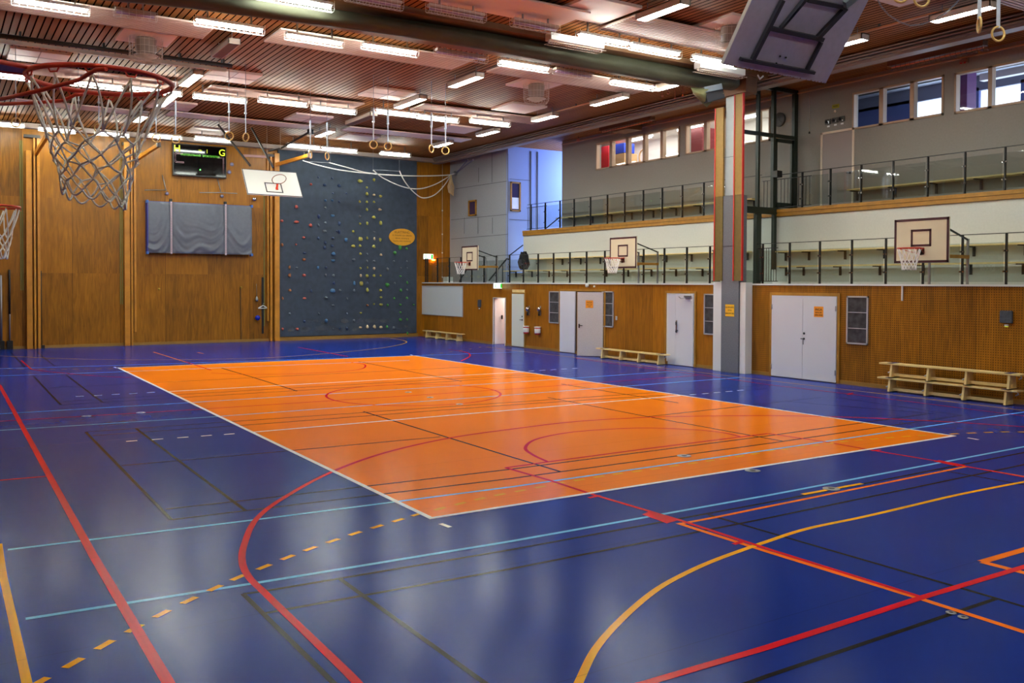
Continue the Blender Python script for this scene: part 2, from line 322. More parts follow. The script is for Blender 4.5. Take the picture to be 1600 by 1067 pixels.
# orange and yellow
ln('O', (1059, 817.5), (1200, 862.3), (1436, 935), (1600, 987.5), (1700, 1019), w=.06)
ln('O', (1066, 818), (1116, 808.7), (1200, 791.5), (1510, 729)); ln('O', (1510, 729), (1600, 744.5), (1700, 762))
ln('O', (1534, 878), (1620, 853), w=.08); ln('O', (1534, 878), (1600, 895), (1660, 911), w=.08)
ln('O', (240, 550), (290, 565.5)); ln('O', (308, 550.5), (318, 552.5))
arc('Y', (870, 1140), (904, 1067), (932, 1012), (975, 964), (1025, 922), (1075, 894), (1125, 872.3), (1200, 845.7), (1262, 826), (1350, 807.5), (1425, 790), (1500, 772.5), (1600, 753), (1700, 736), w=.055)
ln('Y', (-2, 850), (5, 900), (42, 1067), (60, 1150), w=.055)
ln('Y', (1254, 772.5), (1347, 755.5), w=.06)
arc('Y', (-60, 553), (0, 556), (125, 561), (262, 562), (400, 559.5), (470, 555.5), (542, 549.5), (593, 544), (620, 539.5), (635, 535), (629, 531.5), (611, 528.6))
ln('Y', (760, 542), (800, 547.2), (900, 558.7), (1200, 594.5), (1600, 641.3), (1680, 651), w=.04)
def dashes(c, pts, w=.055, frac=.52):
    P = [onz(*p) for p in pts]
    for i, p in enumerate(P):
        a = P[max(i-1, 0)]; b = P[min(i+1, len(P)-1)]; n = 2 if 0 < i < len(P)-1 else 1
        d = (b-a).normalized(); L = min((b-a).length/n*frac, .2)/2; strip([p-d*L, p+d*L], FM[c], w)
dashes('Y', [(60, 1067), (115, 1036), (164, 1007.5), (210, 982), (253, 959), (296, 938), (336, 919), (372, 902.5), (412.5, 886), (449.5, 871), (485, 857.5), (520.5, 845), (555, 833.5), (589, 823), (622, 813), (652, 804), (687.5, 795),
   (719, 787), (750, 779.5), (781, 773), (813, 767), (844, 761), (874, 755), (905, 750), (936, 745), (965, 740.5), (995, 736.5), (1024, 732.5), (1053, 728), (1082, 724), (1109, 720), (1131, 717), (1156, 713), (1180, 709),
   (1205, 704.5), (1227, 702), (1251, 699), (1274, 696), (1296, 693), (1319, 690), (1342, 687.5), (1366, 686), (1390, 684), (1416, 682), (1441, 680.5), (1466, 679.2), (1491, 678), (1518, 676.7), (1544.5, 675.7), (1571, 675), (1597, 675), (1623, 675)])
dashes('Y', [(0, 575.7), (16, 576.2), (32, 576.4), (66, 576.7), (82, 576.9), (100, 577), (118, 577), (136, 576.8), (154, 576.5), (173, 576.2)], .04)
dashes('Y', [(675, 553.2), (690, 551.4), (705, 549.5), (720, 547.5), (735, 545.2), (750, 542.5)], .04)
# red
LV[0] = .0026
ln('R', (-60, 500+45), (0, 603), (145, 867), (263, 1067), (300, 1132), w=.07)
ln('R', (-60, 756), (0, 750.6), (73, 744.3), w=.05)
ln('R', (-60, 662), (0, 658.3), (305, 640), (800, 608), (1090, 586.5))
cA, cB = onz(518, 618.7), onz(792.3, 617); cc = (cA+cB)/2; rr = 1.8
cc = onz(655, 618.9); cc = Vector(((cA.x+cB.x)/2, 9.0, 0)); rr = (cB-cA).length/2
strip([cc + Vector((math.cos(t*math.pi/36), math.sin(t*math.pi/36), 0))*rr for t in range(73)], FM['R'])
arc('R', (640, 1160), (558, 1067), (500, 1010), (450, 962), (412, 925), (389, 902), (378.5, 878), (382, 850), (400, 812), (440, 780), (515, 739), (600, 708), (700, 685), (800, 670.5), (900, 658.7), (1000, 652.7), (1060, 650.8), (1200, 649.5),
    (1325, 652), (1400, 655), (1495, 660), (1600, 667), (1680, 674), w=.06)
arc('R', (856, 721.7), (833, 711), (821, 700), (835, 687.5), (875, 678), (925, 672.5), (1000, 669), (1075, 671), (1125, 675.5), (1157.5, 682.5))
ln('R', (790, 731), (862, 721), (1012, 701), (1157, 682.7), (1200, 677.5))
ln('R', (790, 731), (860, 751), (925, 772.5), (1059, 812), (1200, 858), (1440, 933.5), w=.05)
ln('R', (1200, 677.5), (1292.5, 691), (1365, 704), (1467, 721), (1600, 745.5), (1700, 764))
quad([onz(1003, 804), onz(1013, 800), onz(1060, 813), onz(1042, 818)], FM['R']); quad([onz(1459, 721), onz(1467, 719), onz(1509, 727), onz(1497, 729)], FM['R'])
LV[0] += .00004
for a, b in (((920, 778), (938, 774.5)), ((1362, 704.5), (1376, 703)), ((1146, 850.5), (1163, 846)), ((1325, 616), (1333, 614))): ln('R', a, b, w=.05)
ln('R', (960, 1082), (1012, 1067), (1200, 1011.5), (1440, 934), (1600, 886), (1680, 862), w=.065)
ln('R', (33, 563), (49, 577), w=.05); arc('R', (49, 577), (70, 580), (110, 584), (160, 588), (205, 590)); ln('R', (290, 565.5), (330, 578.5)); ln('R', (466, 542.5), (543, 557), w=.06)
arc('R', (700, 546), (720, 548.7), (732, 552), (734.5, 556), (729, 560), (720, 564.3)); arc('R', (540, 566), (560, 567.5), (571, 571), (560, 577.5), (500, 582.5), (400, 585), (330, 583))
ln('R', (1100, 586.5), (1200, 601), (1330, 616), (1600, 650), (1680, 660), w=.04); ln('R', (900, 560), (1000, 574), (1100, 586.5), w=.04)
ln('R', (1330, 614.5), (1325, 616.5), w=.08)
# white, on top
LV[0] = .0036
def inset(a, b, side):
    d = (b-a).normalized(); s = Vector((-d.y, d.x, 0))*.025*side; return [a+s, b+s]
for a, b in ((c00, c90), (c90, c918), (c918, c018), (c018, c00)): strip(inset(a, b, 1), FM['W'], .058)
ln('W', (391, 675.8), (1062.5, 618.3), w=.06); ln('W', (262, 612), (821, 581.2), w=.06)
for d in [((197, 690), (214.5, 688.6)), ((237.5, 687.2), (255, 685.8)), ((277, 684.3), (294.5, 683)), ((314, 681.7), (331, 680.2)), ((350, 679.2), (366.5, 677.8)), ((118, 619.8), (131, 619)), ((147, 618.3), (159.5, 617.5)),
          ((174.5, 616.8), (187, 616)), ((202, 615.4), (214.5, 614.5)), ((229.5, 613.7), (242, 612.8)), ((1078, 617.1), (1087.5, 616.3)), ((1097, 615.5), (1107, 614.7)), ((1115.5, 613.8), (1125.5, 613)), ((1134, 612.1), (1144, 611.3)),
          ((1152, 610.3), (1162, 609.4)), ((826, 580), (834.5, 579.3)), ((843, 579), (852, 578.3)), ((860.5, 578.1), (869, 577.3)), ((877, 577), (885.5, 576.3)), ((894, 576), (902.5, 575.3)), ((688, 818.6), (703.5, 824.2)), ((1512, 684.4), (1529, 687.3)),
          ((178.5, 573.5), (182, 575)), ((641, 554.3), (645, 555.3))]:
    ln('W', *d)
floor = struct('floor', fl)
# metal floor sockets
for i, (u, v, r, lb) in enumerate([(638, 613, .09, 'nearest the far attack line, inside the red centre circle'), (672, 621, .09, 'second inside the red centre circle'), (1069, 712.6, .12, 'on the black line inside the orange court'),
        (1176, 735.7, .12, 'just outside the near end line of the orange court'), (1299, 764, .12, 'on the short yellow bar'), (1486, 958, .045, 'on the black line beside the orange line, lower right'),
        (1505, 965, .045, 'standing free of the lines, lower right corner'), (135, 650.5, .1, 'left one of two on the red centre line'), (220, 645, .1, 'right one of two on the red centre line'), (718, 631.8, .09, 'at the near edge of the red centre circle')]):
    r *= .8; p = onz(u, v); mb = MB(); mb.lathe((p.x, p.y, .003), [(r, 0), (r, .003), (r*.9, .005), (r*.5, .005)], STEEL, 20)
    o = mb.build('floor_socket'); tag(o, 'round metal floor socket ' + lb, 'floor socket', 'metal sockets in the sports floor')
    MB().lathe((p.x, p.y, .0081), [(r*.4, 0), (r*.4, .001)], BLACK, 14).build('socket_hole', o)
# ================================================================== room shell
mb = MB(); mb.box((XL, YF, 0), (15.2, YF+.2, ZC), PLY_F); struct('wall_far', mb)
mb = MB(); mb.box((XL, YF-.02, 0), (7.3, YF, .1), SKIRT); mb.box((7.3, YF-.1, 0), (13.42, YF, .14), SKIRT); struct('baseboard_far', mb)
mb = MB(); mb.box((XL-.2, YN, 0), (XL, YF, ZC), PLY_P); struct('wall_left', mb)
mb = MB(); mb.box((XL, YN-.2, 0), (20.2, YN, ZC+.2), PLY_F); struct('wall_near', mb)
mb = MB(); mb.box((XL-.2, YN-.2, ZC), (20.2, YF+.2, ZC+.2), CEIL); struct('ceiling', mb)
# right wall, lower wooden part, built in pieces around the open door
YD0, YD1 = onx(771.5, 500, XR).y, onx(789.5, 500, XR).y   # open doorway (far), Y range
ZD = onx(780, 466, XR).z
mb = MB(); w = .18; yb = onx(1320, 500, XR).y
mb.box((XR, YD0, 0), (XR+w, YF, ZT-.03), PLY_P); mb.box((XR, YD1, ZD), (XR+w, YD0, ZT-.03), PLY_P)
ysplit = [YD1, 14.5, 11.9, 10.3, 9.4]; mb.box((XR, 9.0, 0), (XR+w, YD1, ZT-.03), PLY_P); mb.box((XR, YN, 0), (XR+w, 9.0, ZT-.03), PLY_R)
struct('wall_right', mb)
mb = MB(); mb.box((XR-.015, YN, 0), (XR, YD1, .09), SKIRT); mb.box((XR-.015, YD0, 0), (XR, YF-.1, .09), SKIRT); struct('baseboard_right', mb)
mb = MB(); mb.box((XR-.03, YN, ZT-.04), (XR+.34, YF, ZT), WHITE); struct('trim_1', mb)
# corridor behind the open doorway
mb = MB(); mb.box((XR+1.6, YD1-.6, 0), (XR+1.65, YD0+.9, 2.2), mat('corridor_wall', (226, 176, 136), .7)); mb.box((XR+w, YD0+.35, 0), (XR+1.6, YD0+.4, 2.2), MATS['corridor_wall'])
mb.box((XR+w, YD1-.65, 0), (XR+1.6, YD1-.6, 2.2), MATS['corridor_wall']); mb.box((XR+w, YD1-.6, 2.2), (XR+1.65, YD0+.4, 2.25), WHITE); struct('wall_corridor', mb)
area('corridor_lamp', (XR+.9, (YD0+YD1)/2-.1, 2.15), (.5, .5), 13, (1, .84, .68), (0, 0, -1))
# gallery: lower terrace, step, upper tier
mb = MB(); mb.box((XR+w, YN, ZT-.16), (16.2, YF, ZT-.04), PALEW); struct('floor_gallery', mb)
YSL = onx(795.5, 421, 14.9).y; YTL = onx(818, 365, X2).y                                         # left ends
mb = MB(); mb.box((X2, YN, ZT-.04), (X2+.12, YTL, 4.18), PALEW); struct('wall_gallery', mb)
mb = MB(); mb.box((14.95, YN, ZT-.04), (X2, 8.4, ZT+.38), PALEW); mb.box((14.95, 9.9, ZT-.04), (X2, YSL, ZT+.38), PALEW); struct('floor_terrace', mb)
mb = MB(); mb.box((X2, YN, 4.20), (X3+.1, YTL, 4.34), PALEW); struct('floor_upper_tier', mb)
mb = MB()
for k in range(2): mb.box((X2-.045-.012*(k), YN, 4.17+k*.10), (X2, YTL, 4.26+k*.10), PINED)
mb.box((X2-.03, YN, 4.16), (X2, YTL, 4.36), BROWNP); struct('trim_2', mb)
# grey upper wall with its two window bands
WB = [(onx(932, 225, X3).y, onx(1062, 247, X3).y, 6.42, 7.40), (onx(1072, 195, X3).y, onx(1204, 200, X3).y, 6.44, 7.40), (7.29, 4.76, 6.36, 7.32), (4.49, 1.2, 6.34, 7.30)]
YG = onx(878, 300, X3).y
mb = MB(); t = .22; ys = YG
for y1, y0, z0, z1 in WB:
    mb.box((X3, y1, 4.2), (X3+t, ys, ZC), GREYW); mb.box((X3, y0, 4.2), (X3+t, y1, z0), GREYW); mb.box((X3, y0, z1), (X3+t, y1, ZC), GREYW); ys = y0
mb.box((X3, YN, 4.2), (X3+t, ys, ZC), GREYW); mb.box((X3+t, YG-.12, 4.2), (20, YG, ZC), GREYW)
struct('wall_upper', mb)
PANES = [[(936, 953), (957.5, 978.5), (983, 1005), (1009, 1032.5), (1036.5, 1060)], [(1075.5, 1100.5), (1105, 1128), (1133, 1153), (1158, 1182), (1186, 1202)], [(1335.5, 1373.5), (1380, 1421.5), (1428, 1472.5)], [(1496, 1543), (1549.5, 1602), (1609, 1660)]]
FRM = mat('window_frame', (176, 150, 124), .5)
for wi, ((y1, y0, z0, z1), pn) in enumerate(zip(WB, PANES)):
    mb = MB(); a, b = X3-.03, X3+.12
    mb.box((a, y0, z0), (b, y1, z0+.05), FRM); mb.box((a, y0, z1-.05), (b, y1, z1), FRM); mb.box((a, y1-.05, z0), (b, y1, z1), FRM); mb.box((a, y0, z0), (b, y0+.05, z1), FRM)
    es = [(onx(p[0], 250, X3).y, onx(p[1], 250, X3).y) for p in pn]
    for k in range(len(es)-1): mb.box((a, es[k+1][0], z0), (b, es[k][1], z1), FRM)
    o = struct('window_%d' % (wi+1), mb)
    for e in es: MB().box((X3+.04, max(e[1], y0+.05), z0+.05), (X3+.055, min(e[0], y1-.05), z1-.05), WGLASS).build('pane', o)
# rooms behind the windows
mb = MB(); mb.box((18.6, 9.2, 4.2), (18.7, YG-.12, ZC), OFFW); mb.box((X3+t, 9.1, 4.2), (18.6, 9.2, ZC), OFFW); mb.box((X3+t, 9.2, 5.2), (18.6, YG-.12, 5.3), OFFW); mb.box((X3+t, 9.2, ZC-.02), (18.6, YG-.12, ZC-.005), OFFW); struct('wall_office', mb)
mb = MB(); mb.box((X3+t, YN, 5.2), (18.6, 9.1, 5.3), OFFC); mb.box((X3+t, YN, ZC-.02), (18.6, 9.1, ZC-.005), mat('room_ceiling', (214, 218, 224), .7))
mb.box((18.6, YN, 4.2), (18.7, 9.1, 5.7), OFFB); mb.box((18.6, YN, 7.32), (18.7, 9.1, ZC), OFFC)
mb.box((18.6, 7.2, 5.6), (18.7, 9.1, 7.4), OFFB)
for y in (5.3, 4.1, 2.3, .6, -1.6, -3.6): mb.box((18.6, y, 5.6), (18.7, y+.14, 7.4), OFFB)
struct('wall_gallery_room', mb)
mb = MB()
for x in (17.0, 17.8): mb.box((x, -4, 7.6), (x+.06, 9, 7.68), DARKM)
mb.box((18.1, -2, 7.45), (18.3, 5.0, 7.62), OFFW); struct('trim_3', mb)
# stair hall at the far right corner
XP = 15.03; YP = 22.29
mb = MB(); mb.box((XP, YP+.15, ZT-.04), (XP+.15, YF, ZC), PANELW); mb.box((XP, YP, ZT-.04), (17.7, YP+.15, ZC), BLUEW); mb.box((17.7, YP, 2.3), (20, YP+.15, ZC), BLUEW)
mb.box((20, YG, 2.3), (20.1, YP, 5.6), BLUEW); mb.box((20, YG, 7.5), (20.1, YP, ZC), BLUEW)
struct('wall_stair', mb)
mb = MB()   # joints in the panels
JN = mat('joint', (88, 90, 96), .8)
def jl(p, q, X=XP):
    a, b = onx(*p, X), onx(*q, X); mb.bar((X-.004, a.y, a.z), (X-.004, b.y, b.z), .008, .02, JN) if abs(a.y-b.y) > .1 else mb.box((X-.008, a.y-.01, a.z), (X, a.y+.01, b.z), JN)
jl((705, 373.5), (794, 366)); jl((705, 343.5), (792, 335)); jl((712, 295), (792, 283)); jl((748, 262), (748, 285)); jl((769, 238), (769, 285))
for u in (725.5, 747, 769.5): jl((u, 340), (u, 365))
mb.box((XP-.006, YP-.004, ZT), (XP+.006, YP+.012, ZC-.3), JN)
struct('trim_4', mb)
mb = MB()
for u in (829, 839.5): x = ony(u, 300, YP).x; mb.box((x-.02, YP-.03, 4.4), (x+.02, YP, 7.6), JN)
mb.box((15.1, YP-.01, 4.82), (16.1, YP, 4.84), JN); mb.box((15.1, YP-.01, 6.42), (16.1, YP, 6.44), JN); struct('trim_5', mb)
def small_window(name, c0, c1, ax, plane):
    mb = MB(); a, b = c0, c1; fw = .06
    o_ = (lambda h, z, d: (plane-d, h, z)) if ax == 'Y' else (lambda h, z, d: (h, plane-d, z))
    for (h0, z0, h1, z1) in ((a[0], a[1], b[0], a[1]+fw), (a[0], b[1]-fw, b[0], b[1]), (a[0], a[1], a[0]+fw, b[1]), (b[0]-fw, a[1], b[0], b[1])):
        mb.box(o_(h0, z0, .05), o_(h1, z1, -.01), PINED)
    o = struct(name, mb); MB().box(o_(a[0]+fw, a[1]+fw, .012), o_(b[0]-fw, b[1]-fw, .004), mat('dark_glass', (56, 44, 80), .05)).build('pane', o); return o
p, q = onx(733, 338, XP), onx(745, 312, XP); small_window('window_5', (min(p.y, q.y), min(p.z, q.z)), (max(p.y, q.y), max(p.z, q.z)), 'Y', XP)
p, q = ony(797, 330, YP), ony(813, 285, YP); w6 = small_window('window_6', (p.x, p.z), (q.x, q.z), 'X', YP)
MB().box((p.x+.07, YP-.02, p.z+.1), (q.x-.08, YP-.006, p.z+.55), mat('pale_panel', (240, 244, 255), .5)).build('window_paper', w6)  # pale panel over the lower part of the dark pane
# cornice duct under the ceiling
mb = MB()
mb.box((XL, 26.72, 7.50), (14.4, YF, 7.66), CORN)
mb.box((14.15, YN, 7.46), (14.45, YF, ZC), CORN)
for k in range(3): mb.box((14.05-.03*k, YN, 7.52+k*.065), (14.15, YF-.35, 7.55+k*.065), CORN)
struct('trim_6', mb)
mb = MB(); mb.box((X3-.04, YN, 7.60), (X3, YG, 7.63), mat('light_pipe', (196, 160, 130), .5)); struct('trim_7', mb)
# beam between the two halls
mb = MB(); mb.box((XL, 9.0, 7.42), (13.5, 9.5, ZC), BEAMM); mb.box((XL, 9.5, 7.5), (14.2, 9.75, ZC), BEAMM); mb.box((XL, 8.2, 7.60), (14.2, 9.0, ZC), BEAMM); struct('trim_8', mb)
# ================================================================== right wall: doors, hatches
def yv(u, X=XR): return onx(u, 500, X).y
X = XR
def handle(parent, x, y, z, s=1, mt=BLACK):
    mb = MB(); mb.lathe((x, y, z), [(.026, -.001), (.026, -.012), (.012, -.014), (.012, -.05)][::1], mt, 12, 'X'); mb.bar((x-.045, y, z), (x-.045, y+.11*s, z), .018, .02, mt)
    return mb.build('handle', parent)
def door_frame(mb, y0, y1, z1, mt, fw=.07):
    mb.box((X-.03, y0-fw, 0), (X+.01, y0, z1+fw), mt); mb.box((X-.03, y1, 0), (X+.01, y1+fw, z1+fw), mt); mb.box((X-.03, y0, z1), (X+.01, y1, z1+fw), mt)
# double door
ya, ybm, yc = yv(1309), yv(1256), yv(1207); zt = 2.045
mb = MB(); door_frame(mb, ya, yc, zt, PINED); d1 = struct('door_1', mb)
for (p, q) in ((ya+.01, ybm-.004), (ybm+.004, yc-.01)):
    MB().bbox((X-.045, p, .02), (X-.005, q, zt-.008), DOORW, .004).build('door_leaf', d1)
mb = MB(); mb.box((X-.012, ya, 0.001), (X-.001, yc, .02), BLACK); mb.build('threshold', d1)
for y in (ya+.02, yc-.02):
    for z in (.25, 1.75): MB().cyl((X-.055, y, z-.06), (X-.055, y, z+.06), .012, STEEL, 8).build('hinge', d1)
mb = MB(); mb.lathe((X-.045, ybm-.05, 1.13), [(.028, 0), (.028, -.01)], BLACK, 12, 'X'); mb.build('lock', d1); handle(d1, X-.045, ybm-.05, 1.0, .6)
mb = MB(); mb.bar((X-.09, ybm-.06, .98), (X-.09, ybm-.06, .86), .012, .012, BLACK); mb.build('keys', d1)
# half open double door
ya, yb = yv(876), yv(944.5); zt = 2.06
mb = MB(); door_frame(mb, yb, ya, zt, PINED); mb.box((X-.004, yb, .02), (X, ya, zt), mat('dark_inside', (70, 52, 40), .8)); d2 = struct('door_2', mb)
MB().bbox((X-.045, yv(899.5), .02), (X-.005, ya-.01, zt-.01), DOORW, .004).build('door_leaf', d2)
p1, p2 = onz(904.5, 560), Vector((X-.03, yb+.03, 0))                         # open leaf, hinged at the right jamb
p1 = Vector((X-.52, yb+1.1, 0)); p1 = onx(902, 559.5, X-.55); p1.z = 0
dr = (p2-p1).normalized(); nn = Vector((dr.y, -dr.x, 0))*.02
mb = MB(); mb.prism([p1-nn+Vector((0, 0, .02)), p2-nn+Vector((0, 0, .02)), p2+nn+Vector((0, 0, .02)), p1+nn+Vector((0, 0, .02))], (0, 0, zt-.04), DOORG); leaf = mb.build('door_leaf', d2)
mb = MB(); e0 = p1-dr*.012; mb.prism([e0-nn*1.3+Vector((0, 0, .02)), p1-nn*1.3+Vector((0, 0, .02)), p1+nn*1.3+Vector((0, 0, .02)), e0+nn*1.3+Vector((0, 0, .02))], (0, 0, zt-.04), PINED); mb.build('edge_strip', leaf)
hp = p1+dr*.06-nn*1.6; fside = Vector((nn.x, nn.y, 0)).normalized()*(-1)
if fside.dot(CAM-p1) < 0: fside = -fside
hp = p1+dr*.06+fside*.03
mb = MB(); mb.bar(hp+Vector((0, 0, .98)), hp+dr*.11+Vector((0, 0, .98)), .018, .018, BLACK); mb.bar(hp+Vector((0, 0, .9)), hp+Vector((0, 0, 1.03)), .02, .03, BLACK); mb.build('handle', leaf)
def paper(name, c, right, n, w, h, lines, label, mt=SIGNO, cat='sign'):
    """paper sheet: centre c, right vector, outward normal n"""
    r = Vector(right).normalized(); u = Vector((0, 0, 1)); n = Vector(n).normalized(); c = Vector(c)
    mb = MB(); a = [c-r*w/2-u*h/2, c+r*w/2-u*h/2, c+r*w/2+u*h/2, c-r*w/2+u*h/2]
    mb.prism(a, n*.003, mt); o = mb.build(name); tag(o, label, cat)
    for s_, sz, dz in lines:
        text(s_, sz, INK, face_mx(c+n*.004+u*dz, r), o)
    return o
dd = (p2-p1).length
paper('paper_sign', p1+dr*(dd*.47)+Vector((0, 0, 1.66))+fside*.022, dr, fside, .24, .24, [('INGA', .075, .05), ('BOLLAR', .05, -.02), ('HÄR', .05, -.075)], 'small dark-lettered orange paper sign on the open grey door leaf')
paper('paper_sign', (X-.046, yv(1281), 1.665), (0, -1, 0), (-1, 0, 0), .27, .25, [('INGA', .08, .05), ('BOLLAR', .05, -.02), ('HÄR INNE', .05, -.08)], 'orange paper sign with dark lettering on the white closed double door')
# far open doorway
mb = MB(); door_frame(mb, YD1, YD0, ZD, WHITE, .03); d3 = struct('door_3', mb)
xx = XR+.16
mb = MB(); mb.prism([(XR+.02, YD0-.04, .01), (XR+.62, YD0-.02, .01), (XR+.62, YD0+.01, .01), (XR+.02, YD0-.01, .01)], (0, 0, ZD-.02), DOORW); lf = mb.build('door_leaf', d3)
MB().box((XR+.30, YD0-.075, .95), (XR+.36, YD0-.045, 1.1), BLACK).build('handle', lf)
# single pale door
ya, yb = yv(801), yv(820)
mb = MB(); door_frame(mb, yb, ya, 1.93, PINED, .05); mb.box((X-.025, yb, 1.93), (X, ya, 2.08), PINE); d4 = struct('door_4', mb)
MB().bbox((X-.045, yb+.01, .03), (X-.005, ya-.01, 1.925), mat('door_pale', (218, 224, 212), .35), .004).build('door_leaf', d4)
mb = MB(); mb.lathe((X-.045, yb+.1, 1.12), [(.028, 0), (.028, -.012)], BLACK, 10, 'X'); mb.build('lock', d4); handle(d4, X-.045, yb+.09, 1.0, 1)
# white door with a narrow side leaf, behind a recess
ya, yb = yv(1042), yv(1086); ym = yv(1057)
mb = MB(); door_frame(mb, yb, ya, 2.05, PINED, .06); mb.box((X-.012, yb, 0), (X, ya, 2.05), WHITE); d5 = struct('door_5', mb)
MB().bbox((X-.04, ym+.006, .015), (X-.01, ya-.09, 2.03), DOORW, .003).build('side_leaf', d5); MB().bbox((X-.045, yb+.03, .015), (X-.012, ym-.004, 2.03), DOORW, .004).build('door_leaf', d5)
mb = MB(); mb.bbox((X-.07, ym-.09, .93), (X-.045, ym-.04, 1.28), CHROME, .005); mb.bar((X-.09, ym-.065, 1.0), (X-.09, ym-.15, 1.0), .015, .02, BLACK); mb.box((X-.085, ym-.085, 1.15), (X-.07, ym-.045, 1.24), BLACK); mb.box((X-.085, ym-.085, .94), (X-.07, ym-.045, .985), BLACK); mb.build('lock', d5)
mb = MB(); mb.bbox((X-.11, yb+.1, 1.93), (X-.045, yb+.34, 1.99), STEEL, .006); mb.bar((X-.12, yb+.12, 1.915), (X-.14, yb+.42, 1.905), .02, .014, STEEL); mb.bar((X-.14, yb+.42, 1.905), (X-.05, yb+.60, 1.95), .02, .014, STEEL); mb.build('door_closer', d5)
# glazed hatches with metal frames
WG = mat('wired_glass', (70, 72, 76), .08, noise=.35, nscale=6); ALU = mat('aluminium', (186, 188, 194), .4, .3)
def hatch(n, u0, u1, v0, v1, bars):
    a, b = yv(u1), yv(u0); z1, z0 = onx((u0+u1)/2, v0, X).z, onx((u0+u1)/2, v1, X).z; fw = .035
    mb = MB(); mb.box((X-.03, a, z0), (X, a+fw, z1), ALU); mb.box((X-.03, b-fw, z0), (X, b, z1), ALU); mb.box((X-.03, a, z0), (X, b, z0+fw), ALU); mb.box((X-.03, a, z1-fw), (X, b, z1), ALU)
    for f in bars: z = z0+(z1-z0)*f; mb.box((X-.022, a, z-.008), (X, b, z+.008), ALU)
    o = struct('window_%d' % n, mb); MB().box((X-.012, a+fw, z0+fw), (X-.004, b-fw, z1-fw), WG).build('pane', o)
    return o
hatch(7, 1323.5, 1357, 462.5, 538, (.33, .66)); hatch(8, 1100.5, 1118, 459, 523, (.33, .66)); hatch(9, 941, 959, 455, 511, (.33, .66)); hatch(10, 858.5, 874.5, 455, 505, (.33, .66))
# board on the wall
a, b = yv(723.5), yv(657.5); z1, z0 = 2.19, onx(690, 493, X).z
wb = thing('whiteboard', 'large blank whiteboard on the wooden wall near the corner', 'whiteboard', (X, (a+b)/2, (z0+z1)/2))
MB().box((X-.02, a+.02, z0+.02), (X-.001, b-.02, z1-.02), mat('whiteboard', (206, 214, 214), .3)).build('panel', wb)
mb = MB(); mb.box((X-.03, a, z0), (X-.001, a+.025, z1), ALU); mb.box((X-.03, b-.025, z0), (X-.001, b, z1), ALU); mb.box((X-.03, a+.025, z0), (X-.001, b-.025, z0+.025), ALU); mb.box((X-.03, a+.025, z1-.025), (X-.001, b-.025, z1), ALU); mb.build('frame', wb)
# vents, boxes, buttons
p = onx(750, 474, X); mb = MB(); mb.bbox((X-.05, p.y-.1, p.z-.14), (X, p.y+.1, p.z+.14), mat('vent_grey', (66, 72, 84), .6)); mb.lathe((X-.055, p.y, p.z-.2), [(.025, 0), (.025, .05)], WHITE, 10, 'X'); tag(mb.build('wall_unit'), 'small dark grey wall box between the whiteboard and the open doorway', 'wall box')
p = onx(1573.5, 495, X); o = thing('loudspeaker', 'dark square grille panel set in the perforated wall above the stacked benches', 'panel', (X, p.y, p.z))
MB().bbox((X-.05, p.y-.12, p.z-.12), (X-.001, p.y+.12, p.z+.12), mat('grille', (70, 76, 86), .7, noise=.3, nscale=20), .008).build('grille', o)
mb = MB(); mb.box((X-.03, p.y-.035, p.z-.185), (X-.001, p.y+.035, p.z-.15), WHITE); mb.box((X-.03, p.y-.03, p.z-.2), (X-.001, p.y+.03, p.z-.185), YGREEN); mb.build('label_tag', o)
p = onx(963.5, 497, X); mb = MB(); mb.bbox((X-.02, p.y-.035, p.z-.06), (X-.001, p.y+.035, p.z+.06), WHITE, .006); sw = mb.build('wall_switch'); tag(sw, 'small white switch on the wooden wall right of the open double door', 'switch')
for dz in (-.025, .025): MB().box((X-.026, p.y-.015, p.z+dz-.015), (X-.02, p.y+.015, p.z+dz+.015), STEEL).build('button', sw)
for i, (u, lb) in enumerate(((827, 'left one, beside the pale door'), (844.5, 'right one, nearer the glazed hatch'))):
    p = onx(u, 490+i*.6, X); t_ = thing('soap_dispenser', 'metal dispenser on the wooden wall, ' + lb, 'dispenser', (X, p.y, p.z+.05), 'dispensers on the wooden wall')
    mb = MB(); mb.lathe((X-.07, p.y, p.z+.12), [(.02, -.02), (.06, 0), (.075, .05), (.06, .1), (.02, .12)], CHROME, 12); mb.build('globe', t_)
    mb = MB(); mb.bar((X-.005, p.y, p.z-.05), (X-.005, p.y, p.z+.28), .06, .01, STEEL); mb.bar((X-.01, p.y, p.z+.1), (X-.13, p.y, p.z+.1), .03, .03, STEEL); mb.build('bracket', t_)
    MB().cyl((X-.07, p.y, p.z-.06), (X-.07, p.y, p.z+.09), .03, BLACK, 10).build('pump', t_)
    p = onx(u-1+i*.5, 515+i*1.5, X); t_ = thing('waste_bucket', 'white and red bucket on the wooden wall, ' + lb, 'bucket', (X-.11, p.y, p.z-.14), 'buckets under the dispensers')
    MB().lathe((X-.11, p.y, p.z-.14), [(.085, 0), (.1, .02), (.105, .24), (.095, .245)], mat('bucket_red', (186, 40, 46), .4), 18).build('bucket_body', t_)
    MB().lathe((X-.11, p.y, p.z-.085), [(.104, 0), (.107, .005), (.109, .15), (.106, .155)], WHITE, 18).build('label_band', t_)
    mb = MB(); mb.lathe((X-.11, p.y, p.z+.105), [(.112, 0), (.118, .006), (.118, .025), (.112, .03)], WHITE, 18); mb.build('rim', t_)
